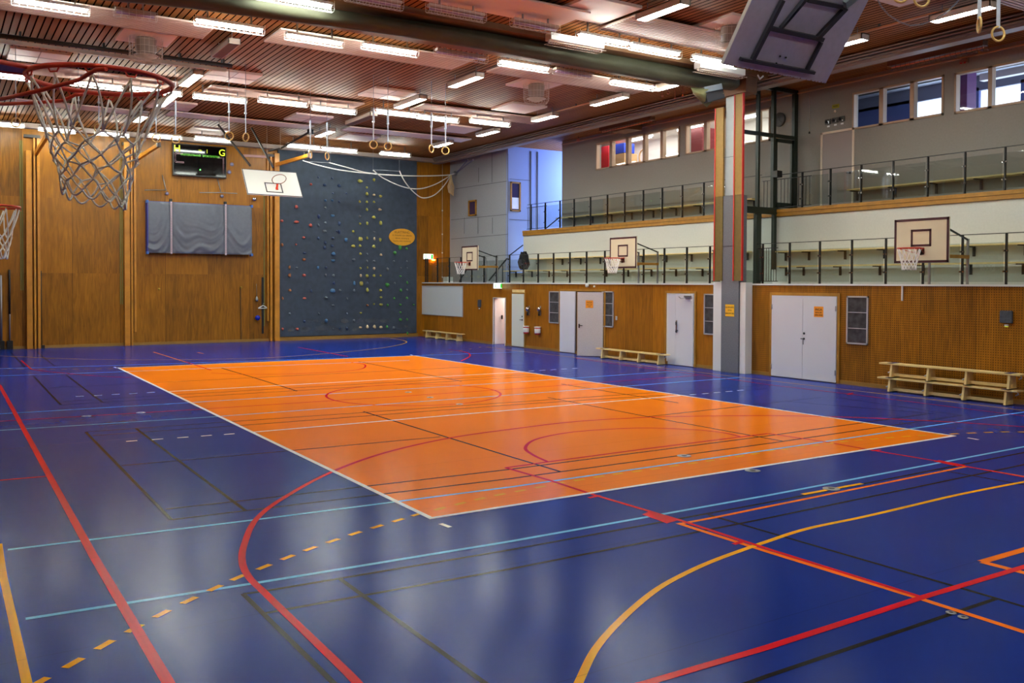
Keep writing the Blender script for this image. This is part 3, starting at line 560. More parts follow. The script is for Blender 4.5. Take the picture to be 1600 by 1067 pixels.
# exit signs
def exit_sign(label, c, right, n, w=.42, h=.2, lamp=True, d=.06):
    r = Vector(right).normalized(); u = Vector((0, 0, 1)); n = Vector(n).normalized(); c = Vector(c)
    t_ = thing('exit_sign', label, 'exit sign', c)
    mb = MB(); mb.prism([c-r*w/2-u*h/2, c+r*w/2-u*h/2, c+r*w/2+u*h/2, c-r*w/2+u*h/2], n*-d, WHITE); mb.build('housing', t_)
    def pl(x0, x1, z0, z1, mt, nm, k=.002): mb = MB(); mb.prism([c+r*x0+u*z0, c+r*x1+u*z0, c+r*x1+u*z1, c+r*x0+u*z1], n*k, mt); return mb.build(nm, t_)
    pl(-w/2, w/2, -h/2, h/2, EXITW, 'panel'); pl(w*.27, w*.47, -h*.42, h*.42, GREENL, 'door_symbol', .004); pl(-w*.33, -w*.25, -h*.42, h*.42, GREENL, 'arrow_symbol', .004)
    mb = MB(); k = c+n*.003; mb.tube([k+r*(-.02)+u*.05, k+u*0, k+r*.04-u*.05], .008, GREENL, 6); mb.tube([k-r*.02-u*.07, k, k-r*.06-u*.01], .007, GREENL, 6); mb.lathe(k+u*.07, [(.012, -.01), (.014, 0), (.012, .01)], GREENL, 8); mb.build('running_figure', t_)
    return t_
p = onx(777, 445.5, X-.2); exit_sign('lit green exit sign projecting over the open doorway', (X-.17, p.y, 2.21), (1, 0, 0), (0, -1, 0), .36, .19)
p = ony(675.5, 401, 26.6); es = exit_sign('lit green exit sign on the wooden wall above the gallery corner', (p.x, YF-.09, onx(0, 0, 1).z*0+ony(675.5, 401, YF-.09).z), (1, 0, 0), (0, -1, 0), .46, .22)
q = Vector((ony(675.5, 401, YF-.09).x, YF-.09, ony(675.5, 401, YF-.09).z)); MB().box((q.x+.02, YF-.12, q.z-.16), (q.x+.12, YF-.02, q.z-.12), mat('amber_lamp', (255, 190, 80), .4, emit=(255, 160, 40), estr=18)).build('lamp', es)
# round camera and small lamp on the white cap
p = onx(918, 445, X-.06); mb = MB(); mb.lathe((X-.08, p.y, 2.19), [(.02, 0), (.055, .02), (.06, .08), (.03, .12)], WHITE, 14); mb.cyl((X-.08, p.y, 2.3), (X-.02, p.y, 2.315), .012, WHITE, 8); tag(mb.build('ceiling_sensor'), 'round white sensor hanging under the ledge above the half open double door', 'sensor')
mb = MB(); mb.cyl((X-.02, p.y-.33, 2.22), (X-.06, p.y-.33, 2.22), .03, WHITE, 12); tag(mb.build('wall_button'), 'tiny white button just right of the round sensor under the ledge', 'button')
# ================================================================== benches
def bench(label, x, y0, y1, z, group=None, flip=False):
    L = y1-y0; t_ = thing('gym_bench', label, 'bench', (x, (y0+y1)/2, z), group)
    MB().bbox((x-.125, y0, z+.275), (x+.125, y1, z+.31), PINE, .008).build('seat', t_)
    ls = [y0+L*f for f in (.075, .355, .625, .905)]
    for y in ls:
        mb = MB(); mb.prism([(x-.14, y-.02, z+.012), (x+.14, y-.02, z+.012), (x+.10, y-.02, z+.275), (x-.10, y-.02, z+.275)], (0, .045, 0), PINE); mb.build('leg', t_)
        for s in (-1,): MB().box((x-.155, y-.03, z), (x+.155, y+.035, z+.012), BLACK).build('foot', t_.children[-1])
    MB().bbox((x-.03, ls[0]-.03, z+.03), (x+.03, ls[-1]+.06, z+.09), PINE, .006).build('balance_beam', t_)
    for y in ls[1:]:
        mb = MB(); mb.tube([(x-.02, y+.03, z+.27), (x-.03, y+.05, z+.2), (x-.02, y+.04, z+.14), (x-.04, y+.12, z+.095)], .014, WHITE, 6); mb.build('brace', t_)
    mb = MB(); mb.tube([(x, y0+.06, z+.275), (x, y0+.04, z+.23), (x, y0+.09, z+.2)], .013, WHITE, 6); mb.build('hook', t_)
    for y in (ls[0], ls[-1]): MB().box((x-.128, y-.05, z+.308), (x+.128, y+.08, z+.315), mat('pad_navy', (30, 34, 90), .7)).build('rubber_pad', t_)
    return t_
bench('pine gym bench standing on the floor, lower of the stacked pair on the right', 13.36, 1.36, 4.38, 0, 'stacked gym benches')
bench('pine gym bench stacked on top of another, right end of the wall', 13.36, 1.30, 4.34, .316, 'stacked gym benches')
bench('single yellow pine gym bench between the open double door and the white door', 13.38, 11.25, 14.35, 0)
bench('pale pine gym bench below the whiteboard in the far corner', 13.38, 23.0, 26.2, 0)
# ================================================================== railings
def railing(label, X, posts, z0, z1, ends, mids=None, glass=True, n0='glass_railing', balusters=()):
    t_ = thing(n0, label, 'railing', (X, (posts[0]+posts[-1])/2, z0))
    for y in posts:
        mb = MB(); mb.box((X-.03, y-.012, z0), (X+.03, y+.012, z1), BLACK); p_ = mb.build('post', t_)
        for f in (.28, .72):
            mb = MB(); z = z0+(z1-z0)*f*.92; mb.box((X-.045, y-.05, z-.018), (X-.02, y+.05, z+.018), BLACK); mb.cyl((X-.05, y-.035, z), (X-.04, y-.035, z), .014, CHROME, 8); mb.cyl((X-.05, y+.035, z), (X-.04, y+.035, z), .014, CHROME, 8)
            if glass: mb.build('glass_clamp', p_)
    MB().box((X-.025, ends[0], z1), (X+.025, ends[1], z1+.014), BLACK).build('handrail', t_)
    if glass:
        ps = sorted(posts)
        for a, b in zip(ps, ps[1:]):
            if b-a < 1.1: MB().box((X-.040, a+.04, z0+.05), (X-.032, b-.04, z1-.17 if z0 < 3 else z1-.12), GLASS).build('glass_pane', t_)
    if balusters:
        mb = MB()
        for y in balusters: mb.cyl((X, y, z0+.06), (X, y, z1-.1), .008, BLACK, 6)
        mb.box((X-.01, min(balusters)-.05, z1-.12), (X+.01, max(balusters)+.05, z1-.1), BLACK); mb.box((X-.01, min(balusters)-.05, z0+.05), (X+.01, max(balusters)+.05, z0+.07), BLACK)
        bo = mb.build('balusters', t_); bo['kind'] = 'stuff'
    return t_
XA = 13.78
low_l = [yv(u, XA) for u in (652.5, 668, 683.5, 702, 720, 737, 756, 775.5, 796, 817.5, 840.5, 864.5, 890, 916, 944.5, 974, 1005, 1037.5, 1072.5, 1108.5)]
low_l[0] = YF-.12
railing('black posted glass railing on the low wooden wall, left of the big column', XA, low_l, ZT, 3.34, (9.6, YF-.05), balusters=[9.87-.07*k for k in range(4)])
low_r = [yv(u, XA) for u in (1191, 1233, 1280, 1330, 1383, 1441, 1502.5, 1571)]+[1.0, .1, -.8, -1.7]
railing('black posted glass railing on the low wooden wall, right of the big column', XA, low_r, ZT, 3.34, (-2, 8.3), balusters=[8.25-.08*k for k in range(8)])
XB = X2+.05
up_l = [onx(u, 340, XB).y for u in (830, 852, 875, 897, 922.5, 949, 976, 1005, 1034.5, 1066, 1099.5, 1136)]
railing('upper tier glass railing with black posts, left of the big column', XB, up_l[1:], 4.36, 5.36, (9.7, up_l[0]+.25), balusters=[up_l[0]+.25-.105*k for k in range(13)])
MB().box((XB-.02, up_l[0]-.012, 4.36), (XB+.02, up_l[0]+.012, 5.36), BLACK).build('post', bpy.data.objects['glass_railing.002'])
up_r = [onx(u, 300, XB).y for u in (1253.5, 1297.5, 1345.5, 1395.5, 1449.5, 1507.5, 1570)]+[1.78, .9, 0, -.9]
railing('upper tier glass railing with black posts, right of the dark green partition', XB, up_r, 4.36, 5.30, (-1, 9.7), balusters=[9.6-.12*k for k in range(14)])
# stair handrails
mb = MB(); a, b = onx(764, 438, 14.5), onx(792, 404, 14.5); mb.tube([a, b, b+Vector((0, -.15, -.03))], .03, BLACK, 8); mb.cyl((14.5, b.y+.3, ZT-.03), (14.5, b.y+.3, 3.0), .02, BLACK, 8)
tag(mb.build('stair_handrail'), 'thick black handrail sloping down in front of the grey panelled wall', 'handrail')
mb = MB(); a, b = onx(796, 399, 15.1), onx(817, 383, 15.1); mb.tube([a, b], .022, BLACK, 8); mb.cyl(a, (a.x, a.y, ZT-.03), .02, BLACK, 8); tag(mb.build('stair_handrail'), 'thin black handrail rising beside the left end of the pale gallery wall', 'handrail')
mb = MB(); a, b = onx(853, 357, 15.7), onx(876, 338, 15.7); mb.tube([a, b], .022, BLACK, 8); mb.cyl((a.x, a.y, 4.34), a, .015, BLACK, 8); tag(mb.build('stair_handrail'), 'black stair handrail behind the left end of the upper railing', 'handrail')
mb = MB(); a, b = onx(718, 439, 14.6), onx(729, 421, 14.6); mb.tube([a, b], .03, BLACK, 8); mb.cyl((a.x, a.y, ZT-.05), a, .02, BLACK, 8); tag(mb.build('stair_handrail'), 'short black handrail below the far small backboard', 'handrail')
# ================================================================== gallery plank benches
def plank(label, x0, x1, y0, y1, z, brk, drop=.2, group=None):
    t_ = thing('plank_bench', label, 'bench', ((x0+x1)/2, (y0+y1)/2, z), group)
    MB().bbox((x0, y0, z-.035), (x1, y1, z), PINE, .006).build('seat', t_)
    for y in brk:
        mb = MB(); mb.box((x0+.03, y-.02, z-.06), (x1-.04, y+.02, z-.036), BLACK); mb.box((x1-.04, y-.025, z-.06-drop), (x1-.005, y+.025, z-.036), BLACK); mb.build('bracket', t_)
    return t_
def frange(a, b, s):
    r = []
    while a <= b: r.append(a); a += s
    return r
XS1, XS2 = 14.62, 15.05
za = 2.80; zb = 3.22
y1l = YSL; plank('lower plank bench of the gallery, left of the big column', XS1, XS1+.31, 9.95, y1l, za, frange(10.3, y1l-.2, 1.12))
plank('upper plank bench of the gallery, left of the big column', XS2, XS2+.33, 9.95, onx(826, 405, XS2).y, zb+.03, frange(10.1, 19.9, 1.12))
yr = onx(1212, 420, XS1).y; plank('lower plank bench of the gallery, right of the big column', XS1, XS1+.31, -1.5, yr, za, frange(-1.2, yr, 1.12)[0:]+[yr-.1])
yr2 = onx(1211, 397, XS2).y; plank('upper plank bench of the gallery, behind the nearest small backboard', XS2, XS2+.33, -1.5, yr2, zb-.01, frange(-1.0, yr2, 1.12)+[yr2-.1])
yu = onx(1323, 299, X3-.35).y; plank('plank bench on the upper tier below the right windows', X3-.36, X3-.02, -1, yu, 4.78, frange(-.6, yu, 1.1), .22)
plank('plank bench on the upper tier below the left windows', X3-.36, X3-.02, 10.4, YG-.1, 4.80, frange(10.6, YG, 1.1), .22)
# clothes on the left end of the upper bench
p = onx(819, 408, 14.9); mb = MB(); bm = bmesh.new(); bmesh.ops.create_icosphere(bm, subdivisions=3, radius=1)
for v in bm.verts:
    n = math.sin(v.co.x*7+v.co.z*5)*.08+math.cos(v.co.y*9-v.co.z*4)*.07; k = 1+n
    v.co = Vector((14.88+v.co.x*.14*k, p.y+v.co.y*.33*k*(1 if v.co.z < .2 else .85), max(2.83, p.z-.02+v.co.z*.40*k)))
bm.verts.index_update(); mb.add([v.co[:] for v in bm.verts], [[v.index for v in f.verts] for f in bm.faces], mat('black_cloth', (20, 20, 26), .9), True); bm.free()
tag(mb.build('jacket'), 'dark jacket left hanging at the left end of the gallery benches', 'jacket')
# small white box near the corner of the gallery
p = ony(701, 432, 26.2); mb = MB(); mb.bbox((p.x-.16, 26.1, ZT-.04), (p.x+.16, 26.4, ZT+.24), WHITE); tag(mb.build('white_bin'), 'small white box on the gallery floor in the far corner', 'box')
# upper grey door and small things on the grey wall
ya, yb = onx(1335, 250, X3).y, onx(1283, 250, X3).y; zt = 6.42
mb = MB(); fw = .055
for q in ((ya, ya+fw, 4.34, zt), (yb-fw, yb, 4.34, zt), (ya, yb, zt-fw, zt)): mb.box((X3-.03, q[0], q[2]), (X3, q[1], q[3]), mat('frame_beige', (222, 208, 188), .6))
d6 = struct('door_6', mb); MB().box((X3-.012, ya+fw, 4.36), (X3-.001, yb-fw, zt-fw), mat('door_grey', (160, 150, 146), .7)).build('door_leaf', d6)
handle(d6, X3-.012, ya+.12, 5.25, .8)
for k, (u, v) in enumerate(((1294.5, 190.5), (1305.5, 188), (1316, 186))):
    p = onx(u, v, X3); mb = MB(); mb.bbox((X3-.04, p.y-.085, p.z-.07), (X3, p.y+.085, p.z+.07), mat('switch_box', (84, 84, 80), .5), .006); o = mb.build('switch_box')
    tag(o, 'grey key switch box above the grey door, %s from the left' % ORD[k], 'switch', 'key switch boxes above the grey door')
    mb = MB(); mb.lathe((X3-.04, p.y+.03, p.z), [(.045, 0), (.04, -.03)], BLACK, 12, 'X'); mb.build('knob', o); MB().box((X3-.044, p.y-.02, p.z+.01), (X3-.04, p.y-.05, p.z-.05), CHROME).build('plate', o)
    MB().box((X3-.006, p.y-.04, p.z-.14), (X3-.001, p.y+.04, p.z-.1), WHITE).build('label_tag', o)
p = onx(1306, 166, X3); mb = MB(); mb.box((X3-.01, p.y-.11, p.z-.05), (X3, p.y+.11, p.z+.05), mat('yellow_sign', (150, 146, 20), .6)); ys_ = mb.build('yellow_sign'); tag(ys_, 'small yellow sign above the key switches on the grey wall', 'sign')
MB().box((X3-.012, p.y-.07, p.z-.005), (X3-.01, p.y+.07, p.z+.01), BLACK).build('lettering', ys_)
mb = MB(); mb.lathe((X3-.03, p.y, p.z-.14), [(.02, -.03), (.035, 0), (.02, .035)], mat('bulb', (224, 196, 170), .5), 10); tag(mb.build('wall_lamp'), 'small round unlit lamp under the yellow sign', 'lamp')
p, q = onx(1266, 147, X3), onx(1266, 206, X3); mb = MB(); mb.tube([(X3-.02, p.y, p.z), (X3-.02, p.y, q.z)], .008, mat('cable', (176, 160, 140), .6), 6); mb.lathe((X3-.02, p.y, q.z-.05), [(.02, 0), (.025, .04), (.01, .06)], BLACK, 8); tag(mb.build('pull_cable'), 'thin cable hanging down the grey wall left of the grey door', 'cable')
p = onx(1508, 96, X3); mb = MB(); mb.bbox((X3-.09, p.y-.09, p.z-.05), (X3, p.y+.09, p.z+.05), mat('brown_sensor', (150, 110, 96), .6)); so = mb.build('alarm_unit'); tag(so, 'small brownish alarm box above the rightmost windows', 'alarm')
for s in (-1, 1): MB().lathe((X3-.09, p.y+s*.045, p.z-.06), [(.02, 0), (.03, .02), (.02, .03)], REDC, 8).build('red_lamp', so)
# clock
p = onx(1218.5, 187, X3-.02); ck = thing('wall_clock', 'round white wall clock seen through the dark green partition', 'clock', p)
MB().lathe((X3-.03, p.y, p.z), [(.20, .02), (.20, -.02), (.185, -.03)], mat('clock_rim', (60, 60, 60), .4), 28, 'X').build('rim', ck)
MB().lathe((X3-.04, p.y, p.z), [(.183, 0), (.183, -.012)], mat('clock_face', (226, 224, 218), .5), 28, 'X').build('face', ck)
mb = MB(); mb.bar((X3-.056, p.y, p.z), (X3-.056, p.y-.06, p.z+.09), .02, .022, BLACK); mb.bar((X3-.056, p.y, p.z), (X3-.056, p.y-.1, p.z-.1), .016, .018, BLACK)
for k in range(12): a = k*math.pi/6; mb.bar((X3-.055, p.y+math.sin(a)*.14, p.z+math.cos(a)*.14), (X3-.055, p.y+math.sin(a)*.165, p.z+math.cos(a)*.165), .006, .01, BLACK)
mb.build('hands', ck)
# ================================================================== dark green partition at the column
YQ = 9.12; g = thing('glazed_partition', 'dark green framed glass partition across the gallery behind the big column', 'partition', (15, YQ, ZT))
xs = [ony(u, 200, YQ).x for u in (1184.5, 1209.5, 1243.5)]; zr = ony(1209, 212, YQ).z; zt3 = ony(1225, 142, YQ).z
mb = MB(); mb.box((xs[0]-.035, YQ-.05, 4.34), (xs[0]+.035, YQ+.05, ZC-.05), DGREEN); mb.build('post', g)
mb = MB(); mb.box((xs[1]-.07, YQ-.05, 4.34), (xs[1]+.03, YQ+.05, ZC-.05), DGREEN); mb.build('post', g)
mb = MB(); mb.box((X3-.14, YQ-.05, 4.34), (X3, YQ+.05, ZC-.05), DGREEN); mb.build('post', g)
mb = MB(); mb.box((13.9, YQ-.04, zr-.05), (X3, YQ+.04, zr+.05), DGREEN); mb.build('transom', g)
mb = MB(); mb.box((13.9, YQ-.05, ZC-.3), (xs[0], YQ+.05, ZC-.16), DGREEN); mb.box((xs[0], YQ-.05, ZC-.12), (X3, YQ+.05, ZC-.02), DGREEN); mb.build('top_rail', g)
mb = MB(); mb.box((13.9, YQ-.07, 4.22), (X3, YQ+.07, 4.40), DGREEN); mb.build('bottom_rail', g)
mb = MB(); xa, xb = xs[1]+.03, X3-.14
mb.box((xa, YQ-.03, 4.42), (xa+.08, YQ+.03, zr-.07), DGREEN); mb.box((xb-.08, YQ-.03, 4.42), (xb, YQ+.03, zr-.07), DGREEN); mb.box((xa, YQ-.03, zr-.16), (xb, YQ+.03, zr-.07), DGREEN); mb.box((xa, YQ-.03, 4.42), (xb, YQ+.03, 4.56), DGREEN)
dlf = mb.build('door_leaf', g); MB().box((xa+.08, YQ-.005, 4.56), (xb-.08, YQ+.005, zr-.16), WGLASS).build('pane', dlf)
for x0, x1, z0, z1 in ((13.9, xs[0]-.035, 4.4, zr-.05), (13.9, xs[0]-.035, zr+.05, ZC-.3), (xs[0]+.035, xs[1]-.07, 4.4, zr-.05), (xs[0]+.035, xs[1]-.07, zr+.05, ZC-.12), (xs[1]+.03, X3-.14, zr+.05, ZC-.12)):
    MB().box((x0, YQ-.005, z0), (x1, YQ+.005, z1), WGLASS).build('pane', g)
mb = MB(); mb.box((xs[1]-.11, YQ-.22, 5.22), (xs[1]+.09, YQ-.05, 5.40), BLACK); mb.build('lock_box', g)
# lower part: post, low panel
mb = MB(); x = ony(1183, 400, YQ).x; mb.box((x-.09, YQ-.06, ZT-.03), (x+.09, YQ+.06, 4.22), DGREEN); mb.build('lower_post', g)
mb = MB(); x = 15.32; mb.box((x-.05, YQ-.05, 2.72), (x+.05, YQ+.05, 4.22), DGREEN); mb.build('lower_post', g)
MB().box((13.95, YQ-.005, ZT), (15.27, YQ+.005, 4.2), GLASS).build('pane', g)
# ================================================================== the big column
c = thing('column', 'tall grey column with red-edged boards and white lower guards beside the double door', 'column', (13.6, 9.0, 0))
yc0, yc1 = 8.56, 9.17
MB().bbox((13.38, yc0, 0), (13.66, yc1, 4.62), CONC, .012).build('lower_shaft', c)
MB().bbox((13.42, yc0+.12, 4.62), (13.66, yc1-.06, 7.42), CONCU, .03).build('upper_shaft', c)
MB().bbox((13.44, yc1+.005, 0), (13.67, 9.52, 2.36), WHITE, .015).build('guard', c); MB().bbox((13.42, 8.36, 0), (13.67, yc0-.005, 2.36), WHITE, .015).build('guard', c)
for (y0, y1, za_, zb_, e) in ((yc1-.04, 9.40, 2.40, 6.95, 1), (8.46, yc0+.16, 2.40, 7.42, -1)):
    bd = MB().box((13.36, y0, 4.62), (13.41, y1, zb_), OLIVED).box((13.36, y0, za_), (13.41, y1, 4.615), mat('olive_board_lower', (110, 92, 36), .7, noise=.1, nscale=12)).build('board', c)  # lower piece of each board is a darker olive
    mb = MB(); mb.box((13.345, y1, za_), (13.41, y1+.03, zb_), REDE)
    mb.build('red_edging', bd)
    if e < 0: MB().box((13.345, y0-.02, za_), (13.41, y0, zb_), REDE).build('red_edging', bd)
for z in (5.62, 3.3): MB().box((13.372, yc0, z), (13.379, yc1, z+.008), BLACK).build('joint', c)
MB().box((13.3, 8.3, 7.2), (13.7, 9.6, ZC), BEAMM).build('capital', c)
paper('paper_sign', (13.376, onx(1140, 485, 13.37).y, onx(1140, 485, 13.37).z), (0, -1, 0), (-1, 0, 0), .31, .31, [('GLÖM INTE', .055, .08), ('TITTA', .05, 0), ('BAKOM DIG', .055, -.08)], 'yellow-orange paper sign with three dark lines on the grey column', mat('sign_yellow', (244, 186, 30), .6))
# ================================================================== basketball pieces
def net(mb, c, r0, r1, h, n=12, rows=5, th=.004, first=.42, seed=1, mt=NET, shear=(0, 0)):
    rnd = random.Random(seed); zs = [0, first]+[first+(1-first)*(k+1)/(rows-1) for k in range(rows-1)]; c = Vector(c)
    for fam in (1, -1):
        for i in range(n):
            P = []
            for j, z in enumerate(zs):
                a = 2*math.pi*(i+fam*j*.5)/n + rnd.uniform(-.05, .05)*(j > 0)
                r = (r0+(r1-r0)*(z**.75))*(1+rnd.uniform(-.05, .05)*(j > 0)) if j < len(zs)-1 else r1*(1.05+rnd.uniform(-.08, .08))
                P.append(c+Vector((math.cos(a)*r+shear[0]*z, math.sin(a)*r+shear[1]*z, -h*z)))
            Q = []
            for k in range(len(P)-1):
                for t in (0, .33, .67): 
                    q = P[k].lerp(P[k+1], t); q.z -= .03*h*math.sin(t*math.pi); Q.append(q)
            Q.append(P[-1]); mb.tube(Q, th, mt, 6)
def hoop_parts(t_, c, d, r=.225, seed=1, h=.42, th=.005, tube=.009, tilt=0, netc=(0, 0), braces=True, plate=.16, r1=None):
    """ring of radius r centred c; d = horizontal unit vector from the ring towards the board"""
    c = Vector(c); d = Vector(d); s = Vector((-d.y, d.x, 0))
    ring = [c + d*math.cos(a)*r + s*math.sin(a)*r + Vector((0, 0, -tilt*(math.sin(a)))) for a in [2*math.pi*k/40 for k in range(40)]]
    mb = MB(); mb.tube(ring, tube, RIM, 10, True); ro = mb.build('rim', t_)
    mb = MB(); b = c+d*(r+plate)
    mb.prism([c+d*r*.98-s*.055+Vector((0, 0, -.012)), b-s*.075+Vector((0, 0, -.012)), b+s*.075+Vector((0, 0, -.012)), c+d*r*.98+s*.055+Vector((0, 0, -.012))], (0, 0, .022), RIM)
    mb.prism([b-s*.08+Vector((0, 0, -.13)), b+s*.08+Vector((0, 0, -.13)), b+s*.08+Vector((0, 0, .02)), b-s*.08+Vector((0, 0, .02))], d*.012, RIM)
    if braces:
        for q in (-1, 1): mb.tube([c+s*q*r*.99+d*.02+Vector((0, 0, -.012)), c+s*q*r*.92+d*.09+Vector((0, 0, -.025)), b+s*q*.07+Vector((0, 0, -.1))], tube*.75, RIM, 8)
    mb.build('bracket', t_)
    mb = MB()
    for k in range(12):
        a = 2*math.pi*(k+.0)/12; p = c+Vector((math.cos(a), math.sin(a), 0))*r
        mb.tube([p+Vector((0, 0, -tube)), p+Vector((0, 0, -tube-.016)), p+Vector((.008, .008, -tube-.018))], .0035, RIM, 5)
    mb.build('net_hooks', ro)['kind'] = 'stuff'
    mb = MB(); net(mb, c+Vector((0, 0, -tube-.01)), r*.97, (r1 or r*.5), h, 12, 5, th, .42, seed, NET, netc); mb.build('net', t_)
def board_rect(t_, c, right, up, w, h, mt, edge, inner, nm='backboard', th=.03, eb=.05, iw=.45, ih=.35, iz=-.12, lw=.045):
    r, u = Vector(right).normalized(), Vector(up).normalized(); n = r.cross(u).normalized(); c = Vector(c)
    def q(x0, x1, z0, z1, off, t, m, mbx): mbx.prism([c+r*x0+u*z0+n*off, c+r*x1+u*z0+n*off, c+r*x1+u*z1+n*off, c+r*x0+u*z1+n*off], n*t, m)
    mb = MB(); q(-w/2, w/2, -h/2, h/2, -th, th, mt, mb); b = mb.build(nm, t_)
    mb = MB()
    for a in ((-w/2, w/2, -h/2, -h/2+eb), (-w/2, w/2, h/2-eb, h/2), (-w/2, -w/2+eb, -h/2, h/2), (w/2-eb, w/2, -h/2, h/2)): q(*a, 0, .003, edge, mb)
    mb.build('border', b)
    mb = MB(); x0, x1, z0, z1 = -iw/2, iw/2, iz, iz+ih
    for a in ((x0, x1, z0, z0+lw), (x0, x1, z1-lw, z1), (x0, x0+lw, z0, z1), (x1-lw, x1, z0, z1)): q(*a, 0, .003, inner, mb)
    mb.build('target_square', b)
    return b
def mini_basket(label, X, y, sgn, zc=3.21, seed=1, detail=True, w=1.2, group=None):
    """sgn=-1: hangs on the right wall and faces -X; +1 faces +X"""
    t_ = thing('basketball_hoop', label, 'basketball hoop', (X, y, zc), group)
    board_rect(t_, (X, y, zc), (0, sgn, 0), (0, 0, 1), w, .9, CREAM, MAROON, MAROON)
    hoop_parts(t_, (X+sgn*.385, y, zc-.16), (-sgn, 0, 0), .225, seed, .42, .006, .009, r1=.12)
    Xw = XR+.02 if sgn < 0 else XL; k = 1 if sgn < 0 else -1
    for s in (-.42, .42):
        mb = MB(); mb.bar((X+k*.03, y+s, zc+.3), (XR+.02 if k > 0 else XL, y+s, zc+.02), .03, .03, BLACK); mb.bar((X+k*.03, y+s, zc-.32), (XR+.02 if k > 0 else XL, y+s, zc-.32), .05, .07, PINED)
        mb.bar((XR+.0 if k > 0 else XL+.03, y+s, zc+.05), (XR+.0 if k > 0 else XL+.03, y+s, zc-.35 if k < 0 else ZT), .04, .04, STEEL)
        mb.build('support_frame', t_)
    return t_
yb_ = [3.05, 12.42, 21.25]; XBD = 12.72
mini_basket('nearest small cream backboard with orange rim on the right gallery', XBD, 3.05, -1, 3.21, 3, group='small basketball hoops along the gallery')
mini_basket('middle small cream backboard with red rim, left of the big column', XBD, 12.42, -1, 3.21, 4, group='small basketball hoops along the gallery')
mini_basket('farthest small cream backboard on the gallery, near the exit sign', XBD, 21.3, -1, 3.24, 5, group='small basketball hoops along the gallery')
p, q = onx(1410, 443, X-.03), onx(1410, 470, X-.03); mb = MB(); mb.bar((X-.03, p.y, 2.3), (X-.03, p.y, q.z), .03, .03, WHITE); tag(mb.build('white_rod'), 'short white rod hanging down the wooden wall below the nearest small backboard', 'rod')
mini_basket('far left small hoop, only its red rim and net in view', -4.06, .95, 1, 3.11, 6)
# ================================================================== far wall
Y = YF
# climbing wall
xa, xb = ony(435, 400, YF-.1).x, ony(651, 400, YF-.1).x
cw = thing('climbing_wall', 'tall slate-blue climbing wall filling the far wall right of the posts', 'climbing wall', ((xa+xb)/2, YF-.1, .14))
MB().box((xa, YF-.10, .16), (xb, YF-.001, 7.5), SLATE).build('panel', cw)
ch = mat('chalk', (112, 118, 126), .9, noise=.3, nscale=9); mb = MB(); rnd = random.Random(4)
def blob(u0, u1, v0, v1, k):
    for i in range(k):
        u = rnd.uniform(u0, u1); v = rnd.uniform(v0, v1); p = ony(u, v, YF-.102); r = rnd.uniform(.05, .16)
        n = 9; o = [rnd.uniform(.6, 1.15)*r for _ in range(n)]
        mb.add([(p.x+math.cos(2*math.pi*j/n)*o[j]*1.4, YF-.1012-.00002*i, p.z+math.sin(2*math.pi*j/n)*o[j]*.8) for j in range(n)], [tuple(range(n))], ch)
blob(480, 545, 500, 504, 16); blob(556, 618, 498, 503, 16); blob(445, 545, 511, 517, 30); blob(548, 560, 511, 516, 6); blob(625, 640, 508, 514, 6)
MATS['chalk'].node_tree.nodes['Principled BSDF'].inputs['Alpha'].default_value = .16
mb.build('chalk_marks', cw)['kind'] = 'stuff'
HC = dict(g=('grey', (92, 102, 112)), b=('blue', (66, 110, 150)), y=('yellow', (160, 156, 70)), r=('red', (180, 84, 74)), n=('green', (66, 140, 62)), o=('orange', (164, 104, 64)), w=('pale', (204, 180, 140)), d=('dark blue', (48, 66, 100)))
